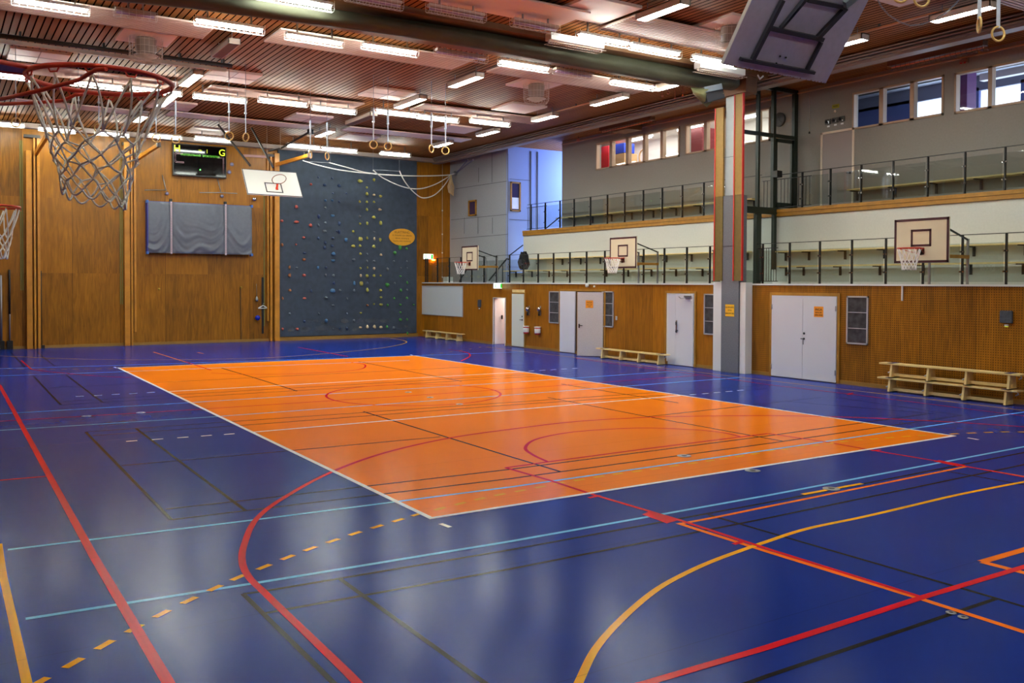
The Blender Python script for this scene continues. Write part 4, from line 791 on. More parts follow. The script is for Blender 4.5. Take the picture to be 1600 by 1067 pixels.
raw = """463 323 r 3;485 352 r 3;475.5 395 d 3;497 352 g 3;507 361 g 3;526 361 d 2;507 386.5 d 3;508 379 d 3;497 277 d 2;519 278.5 d 2;508 313 b 2.5;519 313 b 3;530 290 d 3;541 302 d 2;530 315 d 2.5;
486 288 r 2.5;463 323 r 3;440 345 r 2.5;463 346.5 r 3.5;474.5 371 r 2.5;440.5 382.5 o 3;462.5 382 r 2;507 289 d 3;520 302 d 2;508 325 g 2.5;498 338 d 3.5;519.5 337 b 3;508 348 g 2;530 349 d 3;529.5 362 d 3;497 372 d 2.5;520 372 d 2.5;
519 384 d 2.5;540 374.5 b 4;520.5 396.5 b 4;520 407 b 3;475 405.5 o 2.5;452 417.5 o 2.5;463.5 418.5 g 2;496.5 418 b 2.5;509 418 d 2.5;552 406 g 3;452 430 o 3.5;475 430 r 3;508.5 430 g 2.5;520.5 430.5 g 2.5;521 442 d 2.5;553 442.5 b 3.5;
486.5 454.5 d 2.5;452.5 453.5 o 2.5;519.5 454 b 3.5;531 453.5 g 2.5;553 454 g 2.5;441.5 466 o 2.5;475.5 466 r 2.5;509 465 g 3;542 466.5 g 2.5;520 477 g 2.5;452.5 490 g 2;498 490 g 2;542 490 g 2;475.5 502 d 2.5;509.5 501 b 3.5;
552.5 501 g 2.5;441.5 514 r 2;464 514 r 2.5;520 513.5 g 1.5;531 513 d 2.5;542 513 d 3;562.5 283 y 4.5;584 281 y 2.5;573 293 y 2.5;573 303 y 3.5;584 304.5 w 2.5;594.5 306.5 y 2.5;562 315 y 2.5;573 315.5 y 2.5;584 315.5 y 2.5;
573 327.5 y 3;593.5 327.5 w 3;562 338 g 2.5;583.5 339.5 y 3;562.5 349.5 y 2.5;573.5 349 y 3;594.5 348.5 y 4;551.5 361.5 y 3;584 362.5 g 2;563 373.5 y 3.5;573.5 372 y 2.5;584.5 373 w 2.5;594 374.5 y 3;551.5 384.5 y 3;562.5 384 y 2.5;583.5 385 y 3;
563 396.5 y 2.5;573.5 397 g 2;595 398 w 3;573 408 g 2.5;584 408 g 2.5;563 419 y 2.5;574 418 y 2;584 419.5 w 3;605.5 420.5 g 3;563.5 430.5 w 2.5;573.5 431 y 3;584 430.5 y 2.5;594.5 430.5 y 2;564 443 y 3.5;574 442 g 2;605 445 n 4;
574 453 y 3.5;594.5 453.5 y 2.5;595 464.5 y 2.5;615.5 466 n 2.5;574 477 o 2.5;584 475 y 2;595 476 y 3;605.5 476.5 n 2.5;563.5 489 y 2;563 511.5 w 2.5;574 510.5 w 3;584.5 510.5 w 3.5;595 511 w 2.5;604.5 510.5 n 2.5;615 512 g 2.5;
625 386.5 n 4;616.5 395 n 3.5;635 388.5 n 2.5;615 408 g 2;635.5 408.5 g 2;626 418.5 g 2;636 418.5 g 1.5;625.5 431.5 n 2;616.5 442.5 g 2;636 441.5 n 3;626 453.5 n 3;636 453 g 2;635.5 465.5 n 2.5;625.5 476 n 2.5;646 476 n 2;625.5 488 n 2;625.5 499.5 n 3;636 499 n 2;636.5 520.5 n 2.5"""
hold = []
for it in raw.replace('\n', '').split(';'):
    u, v, k, s = it.split(); u, v, s = float(u), float(v), float(s)
    if any(abs(u-a)+abs(v-b) < 3 for a, b, _, _ in hold): continue
    if 470 < u < 478 and v < 310: continue
    hold.append((u, v, k, s))
cols = {}
for h in sorted(hold): cols.setdefault(round((h[0]-441.5)/10.8), []).append(h)
cnt = {}
seen = {}
for ci, key in enumerate(sorted(cols)):
    for ri, (u, v, k, s) in enumerate(sorted(cols[key], key=lambda h: h[1])):
        p = ony(u, v, YF-.1); r = .022*s; nm, rgb = HC[k]; rnd = random.Random(int(u*10+v)); mt = mat('hold_'+k, rgb, .6)
        bm = bmesh.new(); bmesh.ops.create_icosphere(bm, subdivisions=2, radius=1); a, b = rnd.uniform(.7, 1.25), rnd.uniform(.7, 1.2)
        for q in bm.verts:
            n = 1+.14*math.sin(q.co.x*3+rnd.random()*.6+u)+.1*math.cos(q.co.z*4+v); q.co = Vector((p.x+q.co.x*r*a*n, YF-.1-max(0, (-q.co.y*.9+.25))*r*1.1*n, p.z+(q.co.z - .25*q.co.y*(-1))*r*b*n))
        mb = MB(); bm.verts.index_update(); mb.add([q.co[:] for q in bm.verts], [[q.index for q in f.verts] for f in bm.faces], mt, True); bm.free()
        size = 'large' if s >= 3.5 else 'small' if s <= 2.5 else 'medium'
        tag(mb.build('climbing_hold'), '%s %s hold, number %d down in the %s column from the left' % (size, nm, ri+1, ORD[ci]), 'climbing hold', 'holds on the climbing wall')
for (u, v) in ((468, 237), (498, 242)):
    pass
# oval wooden notice
p = ony(628, 370.5, YF-.12); ov = thing('oval_sign', 'oval yellow-brown wooden sign with dark writing on the climbing wall', 'sign', (p.x, YF-.1, p.z))
n = 40; mb = MB(); mb.prism([(p.x+math.cos(2*math.pi*k/n)*.60, YF-.101, p.z+math.sin(2*math.pi*k/n)*.36) for k in range(n)], (0, -.04, 0), mat('oval_wood', (214, 150, 30), .5, noise=.06, nscale=5)); mb.build('board', ov)
for s_, dz, sz in (('KLÄTTRING', .2, .13), ('Är förbjudet utan tillåtelse', .07, .085), ('klätter- ansvarig ej', -.05, .085), ('bouldra över markering', -.17, .085)):
    text(s_, sz, mat('oval_ink', (120, 76, 14), .7), face_mx((p.x, YF-.1425, p.z+dz), (1, 0, 0)), ov)
# wooden posts groups with swing-out arms
def post_group(label, boards, cables, arm=None, top=7.45, group='wooden post groups on the far wall'):
    xm = sum(b[0] for b in boards)/len(boards); t_ = thing('swing_out_frame', label, 'wall frame', (xm, YF-.1, 0), group)
    for (x0, x1, z0, z1, d) in boards: MB().bbox((x0, YF-d, z0), (x1, YF-.002, z1), mat('post_wood', (190, 126, 34), .4, noise=.15, nscale=4), .008).build('upright', t_)
    for (x, z0, z1) in cables: MB().box((x-.015, YF-.03, z0), (x+.015, YF-.002, z1), mat('olive_strip', (120, 120, 50), .6)).build('guide_strip', t_)
    mb = MB(); x0 = min(b[0] for b in boards); x1 = max(b[1] for b in boards); mb.box((x0-.05, YF-.16, 7.2), (x1+.02, YF-.02, 7.3), DARKM); mb.build('top_bracket', t_)
    if arm:
        (u0, v0, u1, v1, yy) = arm; a = ony(u0, v0, YF-.12); b = ony(u1, v1, yy); mb = MB()
        mb.bar(a, b, .10, .13, mat('arm_wood', (214, 142, 44), .4)); ar = mb.build('arm', t_)
        d = (b-a).normalized(); mb = MB(); mb.bar(b, b+d*.08, .12, .15, STEEL); mb.cyl(b+Vector((0, 0, .05)), b+Vector((0, 0, .22)), .012, STEEL, 6); mb.build('end_fitting', ar)
    return t_
px = lambda u: ony(u, 400, YF).x
post_group('left post group of the far wall, with a wooden arm near the ceiling', [(px(40.5), px(49.5), 0, 6.75, .22), (px(52.5), px(55.5), 0, 7.2, .16), (px(58), px(62.5), 0, 7.2, .16)], [(px(32.5), 2, 7.1), (px(35.5), 2, 7.1)], (56, 240, 73, 213, 25.2))
post_group('second post group of the far wall, left of the grey crash mat, with an arm', [(px(193), px(201.5), 0, 7.3, .22), (px(203.5), px(206.5), 0, 7.2, .16), (px(208.5), px(212), .5, 7.2, .14)], [(px(188), 1.5, 7.1), (px(191), 1.5, 7.1)], (211, 250, 247, 227, 25.2))
post_group('third post group of the far wall, left edge of the climbing wall, with an arm', [(px(416.5), px(418.5), .8, 7.2, .13), (px(420.5), px(423.5), 0, 7.2, .16), (px(427), px(434.5), 0, 7.35, .2)], [(px(412.5), 0.6, 6.6)], (430, 258, 482, 243, 25.0))
mb = MB(); mb.box((px(408.5), YF-.015, .3), (px(412), YF-.002, 2.5), BLACK); tag(mb.build('dark_slot'), 'tall dark slot in the far wall left of the climbing wall posts', 'slot')
# stored poles on the left
for (u, v0, v1, r, lb, mt) in ((64.5, 423, 536, .012, 'black pole standing by the far wall, right of the left post group', BLACK), (15, 455, 535, .022, 'grey metal pole with a black foot leaning on the far wall at the left', STEEL), (1.5, 430, 541, .028, 'grey metal pole at the left picture edge on the far wall', STEEL)):
    mb = MB(); p = ony(u, v0, YF-.1); mb.cyl((p.x, YF-.06, .02), (p.x+(.0 if u > 20 else .0), YF-.06, p.z), r*1.2, mt, 10); o = mb.build('pole'); tag(o, lb, 'pole', 'poles along the far wall')
    MB().box((p.x-(.09 if u < 60 else .04), YF-.13, 0), (p.x+.09, YF-.005, .12 if r < .02 else .3), BLACK).build('foot', o)
    if u == 15: MB().cyl((p.x, YF-.06, 1.2), (p.x, YF-.06, 2.7), .034, BLACK, 10).build('sleeve', o)
# crash mat
p0, p1 = ony(228, 396, 26.82), ony(392, 322, 26.82); x0, x1, z0, z1 = 2.42, 6.2, 3.36, 5.22
cm = thing('crash_mat', 'big grey crash mat strapped up on the far wall below the scoreboard', 'mat', ((x0+x1)/2, 26.8, z0))
nx, nz = 96, 40; V = []; F = []
for j in range(nz+1):
    for i in range(nx+1):
        fx, fz = i/nx, j/nz; x = x0+(x1-x0)*fx; z = z0+(z1-z0)*fz; s1, s2 = .215, .735
        d = 0
        # sagging cover: swags between the straps
        for (a, b) in ((-.25, s1), (s1, s2), (s2, 1.25)):
            if a <= fx <= b:
                t = (fx-a)/(b-a); sag = 4*t*(1-t); ph = (fz+.34*sag)*(26+5*math.sin(fx*9+fz*3))+2.2*math.sin(fx*5+1)+1.4*math.sin(fx*23); d = .5*(.022*math.sin(ph*2.3+math.sin(fx*17)*1.5)*max(0, .8-fz)+.10*(math.sin(ph)*.6+.4*max(0, math.sin(ph*.5+fx*7))**3)*max(0, (.75-fz))**.8*(1.15-.55*sag*min(1, fz*4))*(.6+.4*math.sin(fx*13+fz*9)))
        pinch = math.exp(-((fx-s1)/.012)**2)+math.exp(-((fx-s2)/.012)**2)
        d += .02*math.sin(fx*60+fz*5)*max(0, fz-.75)*math.exp(-min(abs(fx-s1), abs(fx-s2))*9)*4
        dep = .05*(math.sin(math.pi*min(1, max(0, fx)))**.3)*(math.sin(math.pi*fz)**.3)
        V.append((x, 26.72-dep-d+.045*pinch, z))
for j in range(nz):
    for i in range(nx): k = j*(nx+1)+i; F.append((k, k+1, k+nx+2, k+nx+1))
mb = MB(); mb.add(V, F, MATG, True); mb.box((x0+.01, 26.72, z0+.01), (x1-.01, 27.03, z1-.01), MATG); mb.build('cover', cm)
mb = MB(); mb.bbox((x0-.012, 26.70, z0), (x0+.02, 27.04, z1), MATB, .006); mb.bbox((x0, 26.74, z1-.02), (x1, 27.03, z1+.015), MATB, .006); mb.build('blue_side', cm)
for (cx_, cz_) in ((x0, z0), (x0, z1), (x1, z0), (x1, z1)):
    MB().bbox((cx_-.04, 26.69, cz_-.05), (cx_+.04, 26.9, cz_+.05), mat('mat_corner', (60, 110, 190), .5), .01).build('corner_patch', cm)
for f in (.215, .735):
    x = x0+(x1-x0)*f; mb = MB(); mb.box((x-.03, 26.655, z0-.03), (x+.03, 26.665, z1+.03), mat('strap_pink', (206, 188, 196), .7)); mb.box((x-.03, 26.655, z1+.02), (x+.03, 27.04, z1+.03), MATS['strap_pink']); st = mb.build('strap', cm)
    mb = MB()
    for k in range(30): mb.box((x-.012, 26.651, z0+.05+k*.06), (x+.012, 26.655, z0+.08+k*.06), mat('strap_dark', (120, 90, 104), .7))
    mb.build('stitching', st)
    MB().bbox((x-.05, 26.7, z1+.03), (x+.05, 26.8, z1+.13), BLACK, .01).build('buckle', st)
# hooks above the mat
for (u, v, w0, w1, lb) in ((259, 297, 227, 261, 'left'), (345, 301, 313, 372, 'right')):
    p = ony(u, v, 26.9); q0, q1 = ony(w0, v-.5, 26.6), ony(w1, v+1, 26.6); t_ = thing('wall_hook', 'thin metal hook bracket above the crash mat, the %s one' % lb, 'hook', (p.x, 26.9, p.z), 'hook brackets above the mat')
    mb = MB(); mb.tube([(q0.x, 26.7, q0.z), (p.x, 26.88, p.z), (q1.x, 26.7, q1.z)], .018, STEEL, 6); mb.build('cross_rod', t_)
    top = ony(u-4 if lb == 'left' else u-4, v-24, 26.9); mb = MB(); mb.tube([(top.x, YF-.02, top.z), (p.x, 26.88, p.z)], .018, STEEL, 6); mb.build('stay', t_)
    b = ony(u+3, v+5, 26.9); MB().lathe((b.x, YF-.06, b.z), [(.06, .055), (.065, 0), (.04, -.06)], mat('hook_plate', (130, 130, 160), .4), 12, 'Y').build('wall_plate', t_)
# scoreboard
x0, x1, z0, z1 = ony(270, 250, YF-.15).x, ony(353.5, 250, YF-.15).x, 6.24, 7.42; yb = YF-.18
sb = thing('scoreboard', 'black electronic scoreboard high on the far wall above the mat', 'scoreboard', ((x0+x1)/2, YF-.1, z0))
MB().bbox((x0, yb, z0), (x1, YF-.01, z1), mat('score_case', (46, 46, 46), .5), .01).build('case', sb); MB().box((x0+.03, yb-.006, z0+.05), (x1-.03, yb, z1-.03), SCORE).build('screen', sb)
Wd = x1-x0; Hh = z1-z0
def sx(f): return x0+Wd*f
def sz(f): return z0+Hh*(1-f)
text('H', .34, YGREEN, face_mx((sx(.075), yb-.008, sz(.17)), (1, 0, 0)), sb, bold=.006); text('G', .34, YGREEN, face_mx((sx(.915), yb-.008, sz(.2)), (1, 0, 0)), sb, bold=.006)
text('I', .2, YGREEN, face_mx((sx(.63), yb-.008, sz(.19)), (1, 0, 0)), sb); text('TID', .08, YGREEN, face_mx((sx(.5), yb-.008, sz(.18)), (1, 0, 0)), sb)
text('WESTERSTRAND  SPORTSYSTEM', .098, mat('score_green', (70, 150, 30), .4, emit=(90, 170, 40), estr=.4), face_mx((sx(.5), yb-.008, sz(.34)), (1, 0, 0)), sb, bold=.001)
GL = mat('score_line', (206, 168, 178), .4)
mb = MB()
for k in (0, .035):
    P = [(sx(.18), yb-.008, sz(.30)-k), (sx(.05)+k, yb-.008, sz(.30)-k), (sx(.03)+k, yb-.008, sz(.32)-k), (sx(.03)+k, yb-.008, sz(.58)+k), (sx(.05)+k, yb-.008, sz(.60)+k), (sx(.2), yb-.008, sz(.60)+k)]; mb.tube(P, .007, GL, 4)
    P = [(sx(.83), yb-.008, sz(.34)-k), (sx(.95)-k, yb-.008, sz(.34)-k), (sx(.95)-k, yb-.008, sz(.93))]; mb.tube(P, .007, GL, 4)
mb.build('line_markings', sb)
MB().lathe((sx(.5), yb-.01, sz(.78)), [(.022, 0), (.018, -.01)], mat('led', (90, 255, 90), .3, emit=(90, 255, 90), estr=3), 10, 'Y').build('indicator_lamp', sb)
for (u, v) in ((362, 257), (358, 269)):
    p = ony(u, v, YF); mb = MB(); mb.lathe((p.x, YF-.002, p.z), [(.07, 0), (.075, -.03), (.05, -.06)], mat('hook_plate', (130, 130, 160), .4), 14, 'Y'); tag(mb.build('wall_socket'), 'small round grey fitting right of the scoreboard, the %s one' % ('upper' if v < 260 else 'lower'), 'fitting')
p = ony(398, 311, YF-.1); mb = MB(); mb.lathe((p.x, YF-.002, p.z), [(.05, 0), (.08, -.06), (.08, -.1), (.03, -.12)], CHROME, 14, 'Y'); tag(mb.build('wall_bell'), 'round metal fitting on the far wall below the tilted backboard', 'fitting')
# hanger, ball, grey fitting
p = ony(411, 480, YF-.05); mb = MB(); mb.tube([ony(403.5, 481.5, YF-.06), ony(406, 480, YF-.06), ony(411, 477.3, YF-.06), ony(416, 480, YF-.06), ony(418, 481.5, YF-.06), ony(403.5, 481.7, YF-.06)], .02, WHITE, 6); ho = mb.build('clothes_hanger'); tag(ho, 'white clothes hanger hooked on the far wall near the blue ball', 'hanger')
mb = MB(); mb.tube([ony(411, 477.3, YF-.06), ony(411, 475, YF-.06), ony(412, 473.5, YF-.06), ony(413, 474.5, YF-.02)], .008, STEEL, 6); mb.build('hook', ho)
p = ony(403, 496.5, YF-.14); bm = bmesh.new(); bmesh.ops.create_uvsphere(bm, u_segments=20, v_segments=12, radius=.1); mb = MB(); bm.verts.index_update(); mb.add([(v.co.x+p.x, v.co.y+YF-.105, v.co.z+p.z) for v in bm.verts], [[v.index for v in f.verts] for f in bm.faces], BALL, True); bm.free(); tag(mb.build('ball'), 'small shiny blue ball held against the far wall', 'ball')
MB().cyl((p.x, YF-.01, p.z), (p.x, YF-.02, p.z), .04, BLACK).build('holder', bpy.data.objects['ball'])
p, q = ony(375.5, 449, YF), ony(376.5, 530, YF); mb = MB(); mb.bar((p.x, YF-.02, p.z), (q.x, YF-.02, q.z), .05, .03, mat('pole_brown', (96, 64, 24), .6)); mb.lathe((p.x+.02, YF-.05, p.z), [(.04, 0), (.04, .04)], mat('brass', (190, 160, 60), .4, .8), 8, 'Y'); tag(mb.build('wall_rail'), 'thin brown rail on the far wall below the crash mat right corner', 'rail')
p = ony(401.5, 467.5, YF-.1); mb = MB(); mb.lathe((p.x, YF-.08, p.z-.08), [(.05, 0), (.065, .06), (.04, .15), (.015, .2)], STEEL, 12); mb.cyl((p.x, YF-.08, p.z+.1), (p.x, YF-.04, p.z+.6), .008, STEEL, 6); tag(mb.build('bag_hook'), 'small metal pear shape hanging above the blue ball', 'hanging weight')
p = ony(248.5, 451.5, YF); mb = MB(); mb.lathe((p.x, YF-.002, p.z), [(.04, 0), (.04, -.03)], MATS['brass'], 10, 'Y'); tag(mb.build('brass_knob'), 'small brass knob on the plywood below the crash mat', 'knob')
# vertical cable in the wooden corner
mb = MB(); p = ony(691, 260, YF); mb.cyl((p.x, YF-.02, ZT), (p.x, YF-.02, 7.5), .012, mat('cable', (176, 160, 140), .6), 6); cb = mb.build('wall_cable'); tag(cb, 'thin vertical cable with pale knots on the wooden corner right of the climbing wall', 'cable')
for v in (292, 329, 366, 395, 433): q = ony(691, v, YF-.03); MB().lathe((p.x, YF-.02, q.z), [(.02, -.03), (.03, 0), (.02, .03)], WHITE, 8).build('knot', cb)
# climbing ropes pulled to the side
def cat_rope(label, pts, y0, y1, r=.022, k=8):
    n = len(pts); P = [ony(u, v, y0+(y1-y0)*i/(n-1)) for i, (u, v) in enumerate(pts)]; out = []
    for i in range(n-1):
        a, b, c_, d = P[max(i-1, 0)], P[i], P[i+1], P[min(i+2, n-1)]
        for j in range(k): t = j/k; out.append(.5*((2*b)+(c_-a)*t+(2*a-5*b+4*c_-d)*t*t+(3*b-a-3*c_+d)*t**3))
    out.append(P[-1]); mb = MB(); mb.tube(out, r, ROPE if 'tan' in label else mat('rope_white', (226, 222, 216), .8), 8); tag(mb.build('climbing_rope'), label, 'rope', 'climbing ropes gathered to the corner')
cat_rope('longest white climbing rope, running from the wooden arm to the corner', [(473, 251), (500, 259), (540, 267), (600, 273), (650, 275), (690, 274), (704, 273)], 25.25, 26.3)
cat_rope('white climbing rope starting just right of the wooden arm, second from the left', [(514, 254), (540, 261), (575, 270), (620, 273.8), (670, 275), (704, 273.5)], 25.35, 26.4, .018)
cat_rope('white climbing rope sagging from the middle of the climbing wall', [(583, 266), (600, 279), (630, 292), (655, 295), (680, 288), (704, 274)], 25.5, 26.45)
cat_rope('lowest sagging white climbing rope, rightmost of the gathered ropes', [(624, 267), (632, 283), (645, 299), (660, 309), (678, 305), (693, 291), (704, 274.5)], 25.65, 26.5)
for (a, b, lb) in (((475, 252), (516, 254.5), 'left'), ((583, 265), (624, 267.5), 'right')):
    mb = MB(); mb.tube([ony(*a, 25.4), ony(*b, 25.4)], .012, STEEL, 6); o = mb.build('rope_rail'); tag(o, 'thin horizontal rod joining the tops of two ropes, the %s one' % lb, 'rod')
    for q in (a, b): c_ = ony(*q, 25.4); MB().cyl(c_, (c_.x, c_.y, 7.7), .006, STEEL, 5).build('hanger', o)
t_ = thing('rope_bundle', 'gathered tan rope ends tied to the grey panelled wall corner', 'rope', onx(704, 275, 14.9))
a = ony(704.5, 273, 26.3)
mb = MB()
for k in range(5): s = (k-2)*.055; mb.tube([a, a+Vector((s*.6, 0, -.3)), a+Vector((s*1.3, 0, -.5)), a+Vector((s*.8, -.01*k, -.78-.03*k))], .022, ROPE, 6)
mb.lathe(a+Vector((0, 0, -.42)), [(.05, 0), (.06, .04), (.05, .1)], ROPE, 10); mb.build('rope_ends', t_)
b = onx(712, 271, XP-.03); mb = MB(); mb.lathe(b, [(.1, 0), (.1, -.08), (.05, -.12)], STEEL, 14, 'X'); mb.tube([a, b], .02, WHITE, 6); mb.build('wall_pulley', t_)
for (u, v) in ((731, 249.5), (739.5, 249.5)): mb = MB(); mb.tube([b, onx(u, v, XP-.02)], .012, mat('cord_blue', (110, 110, 170), .6), 6); mb.lathe(onx(u, v, XP-.03), [(.03, -.03), (.035, 0), (.03, .03)], WHITE, 8); mb.build('cord', t_)
# ================================================================== big tilted backboards
def big_board(label, c, up, front):
    """c centre; up vector in the Y-Z plane; front = +1 the front looks to -Y"""
    t_ = thing('folding_backboard', label, 'basketball backboard', c); c = Vector(c); return t_
# far one: front seen, bottom edge towards the camera and to the right
tl, tr, bl, br = ony(375, 260.5, 21.6), ony(463, 266, 21.6), ony(386, 308, 20.85), ony(477, 309, 20.85)
c_ = (tl+tr+bl+br)/4; up = ((tl+tr)-(bl+br)).normalized(); up.x = 0; up.normalize(); wdt = ((tr-tl).length+(br-bl).length)/2; hgt = (((tl-bl).length+(tr-br).length)/2)
fb = thing('folding_backboard', 'white tilted basketball backboard hanging before the scoreboard and climbing wall', 'basketball backboard', c_)
board_rect(fb, c_, (1, 0, 0), up, 1.82, 1.08, WBOARD, mat('edge_dark', (46, 52, 56), .5), MATS['edge_dark'], 'backboard', .04, .02, .56, .42, -.42, .035)
nrm = Vector((1, 0, 0)).cross(up).normalized()
rc = c_+Vector((.09, 0, 0))+up*(-.16)+nrm*.36; s = Vector((1, 0, 0)); e = (nrm*.6+up*.8).normalized()
mb = MB(); mb.tube([rc+s*math.cos(a)*.225+nrm*math.sin(a)*.225*1.0 for a in [2*math.pi*k/32 for k in range(32)]], .011, mat('rim_brown', (140, 74, 50), .5), 8, True); mb.build('rim', fb)
mb = MB(); k = c_+Vector((.09, 0, 0))+up*(-.26); mb.prism([k-s*.035, k+s*.035, rc-nrm*.22+s*.03, rc-nrm*.22-s*.03], up*.015, RIM); mb.bar(k-up*.04+nrm*.01, k+up*.04+nrm*.01, .08, .02, RIM); mb.build('bracket', fb)
mb = MB()
for (u0, v0, u1, v1) in ((341, 195, 391, 259), (393, 200, 427, 262)):
    a = ony(u0, v0, 23.2); a.z = min(a.z, 7.7); mb.bar(a, ony(u1, v1, 21.75), .05, .05, DARKM)
mb.bar(c_+Vector((-.9, .08, .0)), c_+Vector((.9, .08, .0)), .05, .05, DARKM)
for u in (343, 438): a = ony(u, 188, 22.2); mb.cyl((a.x, a.y, a.z), (a.x, a.y, ZC), .015, DARKM, 6)
mb.build('hanging_frame', fb)
MB().bar(ony(380, 243, 23.5), ony(416, 245, 23.5), .06, .08, mat('bar_pink', (190, 150, 140), .6)).build('cross_bar', fb)
mb = MB(); a = ony(420, 236, 24); b = ony(440, 231, 23.5); c2 = ony(488, 204, 21.5); mb.tube([a, b, c2], .035, DARKM, 8); q = ony(485, 206, 21.6); mb.lathe((q.x, q.y, q.z), [(.1, -.08), (.12, 0), (.1, .08)], BLACK, 10); tag(mb.build('hoist_pipe'), 'bent dark hoist pipe running under the ceiling above the tilted white backboard', 'pipe')
for (u, v0, v1) in ((417, 175, 243), (438, 188, 232), (343, 182, 215)):
    a, b = ony(u, v0, 22.5), ony(u, v1, 22.5); mb = MB(); mb.cyl((a.x, a.y, ZC), b, .008, mat('cable', (176, 160, 140), .6), 5); tag(mb.build('hoist_cable'), 'thin hoist cable hanging near the tilted backboard, %s one' % {417: 'the middle', 438: 'the right', 343: 'the left'}[u], 'cable', 'hoist cables of the tilted backboard')
# near one: back seen
YB = .1; pl, pr = ony(1130, 100, YB), ony(1290, 131, YB); c0 = (pl+pr)/2; zb = (pl.z+pr.z)/2; dn = Vector((0, 1.3, -1.9)).normalized(); up = -dn; L = 1.15
cb_ = Vector((c0.x, YB, zb)); cN = cb_+up*L/2
nb = thing('folding_backboard', 'big grey backboard folded up under the ceiling, its dark steel frame facing us', 'basketball backboard', cN)
n_ = Vector((-1, 0, 0)).cross(up).normalized()    # pointing to the camera side (back)
if n_.dot(CAM-cN) < 0: n_ = -n_
R_ = Vector((1, 0, 0)); wN = pr.x-pl.x
mb = MB(); Hn = 1.05*1.25
mb.prism([cb_-R_*wN/2, cb_+R_*wN/2, cb_+R_*wN/2+up*Hn, cb_-R_*wN/2+up*Hn], -n_*.04, GREYB); bo = mb.build('backboard', nb)
mb = MB(); mb.prism([cb_-R_*(wN/2+.012), cb_-R_*wN/2, cb_-R_*wN/2+up*Hn, cb_-R_*(wN/2+.012)+up*Hn], -n_*.045, WBOARD); mb.build('side_edge', bo)
mb = MB(); rnd = random.Random(8)
for k in range(70):
    f = rnd.uniform(-.5, .5); mb.prism([cb_+R_*(wN*f)+n_*.001, cb_+R_*(wN*f+rnd.uniform(.01, .03))+n_*.001, cb_+R_*(wN*f+.01)+up*rnd.uniform(.006, .02)+n_*.001], -n_*.043, mat('chipped', (120, 84, 50), .9))
mb.build('chipped_edge', bo)['kind'] = 'stuff'
def onb(u, v, off=.03):
    d = ray(u, v); q = cb_+n_*off; t = (q-CAM).dot(n_)/d.dot(n_); return CAM+d*t
for (a, b, w_) in (((1157, 92), (1272, 113.5), .055), ((1203, 44), (1286, 62), .07), ((1176, 93), (1223, 0), .075), ((1261, 109), (1283, 66), .05), ((1220, 44), (1262, -5), .05), ((1275, 62), (1322, 12), .09), ((1262, 0), (1322, 12), .07), ((1222, 42), (1260, -5), .045)):
    mb = MB(); mb.bar(onb(*a, .035), onb(*b, .035), w_*.75, .05, DARKF, n_); mb.build('frame_bar', nb)
mb = MB(); mb.bar(onb(1320, 8, .1), onb(1345, -12, .1), .1, .06, mat('steel_tube', (150, 170, 176), .3, .6), n_); mb.build('hinge_arm', nb)
for (u, v) in ((1219, 88), (1228, 90), (1213, 99), (1222, 102)): MB().cyl(onb(u, v, 0), onb(u, v, .03), .013, BLACK, 8).build('bolt', nb)
mb = MB(); a = onb(1184, 117, -.01); mb.tube([a+R_*.0, a+R_*.04-Vector((0, 0, .05)), a+R_*.1-Vector((0, 0, .0))], .01, WHITE, 6); mb.build('hook', nb)
mb = MB(); 
for x in (-.35, .35): mb.bar(cN+R_*x+up*.5, (cN.x+x, cN.y-1.2, ZC), .06, .06, DARKF)
mb.build('hanging_frame', nb)
# ================================================================== ceiling equipment
ZL = 7.48     # underside of the lamps
LABC = {}
def cage(parent, x0, x1, y, z, w=.2):
    mb = MB(); n = max(6, int((x1-x0)/.12))
    for k in range(n+1):
        x = x0+(x1-x0)*k/n; mb.tube([(x, y-w/2, z+.14), (x, y-w/2, z-.02), (x, y-w/4, z-.05), (x, y+w/4, z-.05), (x, y+w/2, z-.02), (x, y+w/2, z+.14)], .0035, WHITE, 4)
    for dy, dz in ((-w/2, .02), (-w/2, .09), (w/2, .02), (w/2, .09), (-w/4, -.05), (w/4, -.05), (-w/2, -.02), (w/2, -.02)): mb.bar((x0, y+dy, z+dz), (x1, y+dy, z+dz), .005, .005, WHITE)
    o = mb.build('wire_cage', parent); return o
def tube_lamp(label, x0, x1, y, lit=True, z=ZL, group='caged tube lamps under the ceiling', cg=True):
    t_ = thing('tube_lamp', label, 'ceiling light', ((x0+x1)/2, y, ZC), group)
    mb = MB(); mb.bbox((x0+.02, y-.07, z+.06), (x1-.02, y+.07, z+.12), WHITE if lit else HOUS, .01); mb.build('housing', t_)
    for dy in (-.03, .03): MB().cyl((x0+.05, y+dy, z+.03), (x1-.05, y+dy, z+.03), .018, LIT if lit else UNLIT, 10).build('tube', t_)
    for x in (x0+.25, x1-.25): MB().box((x-.015, y-.015, z+.12), (x+.015, y+.015, ZC), STEEL).build('hanger', t_)
    if cg: cage(t_, x0, x1, y, z, .16)
    return t_
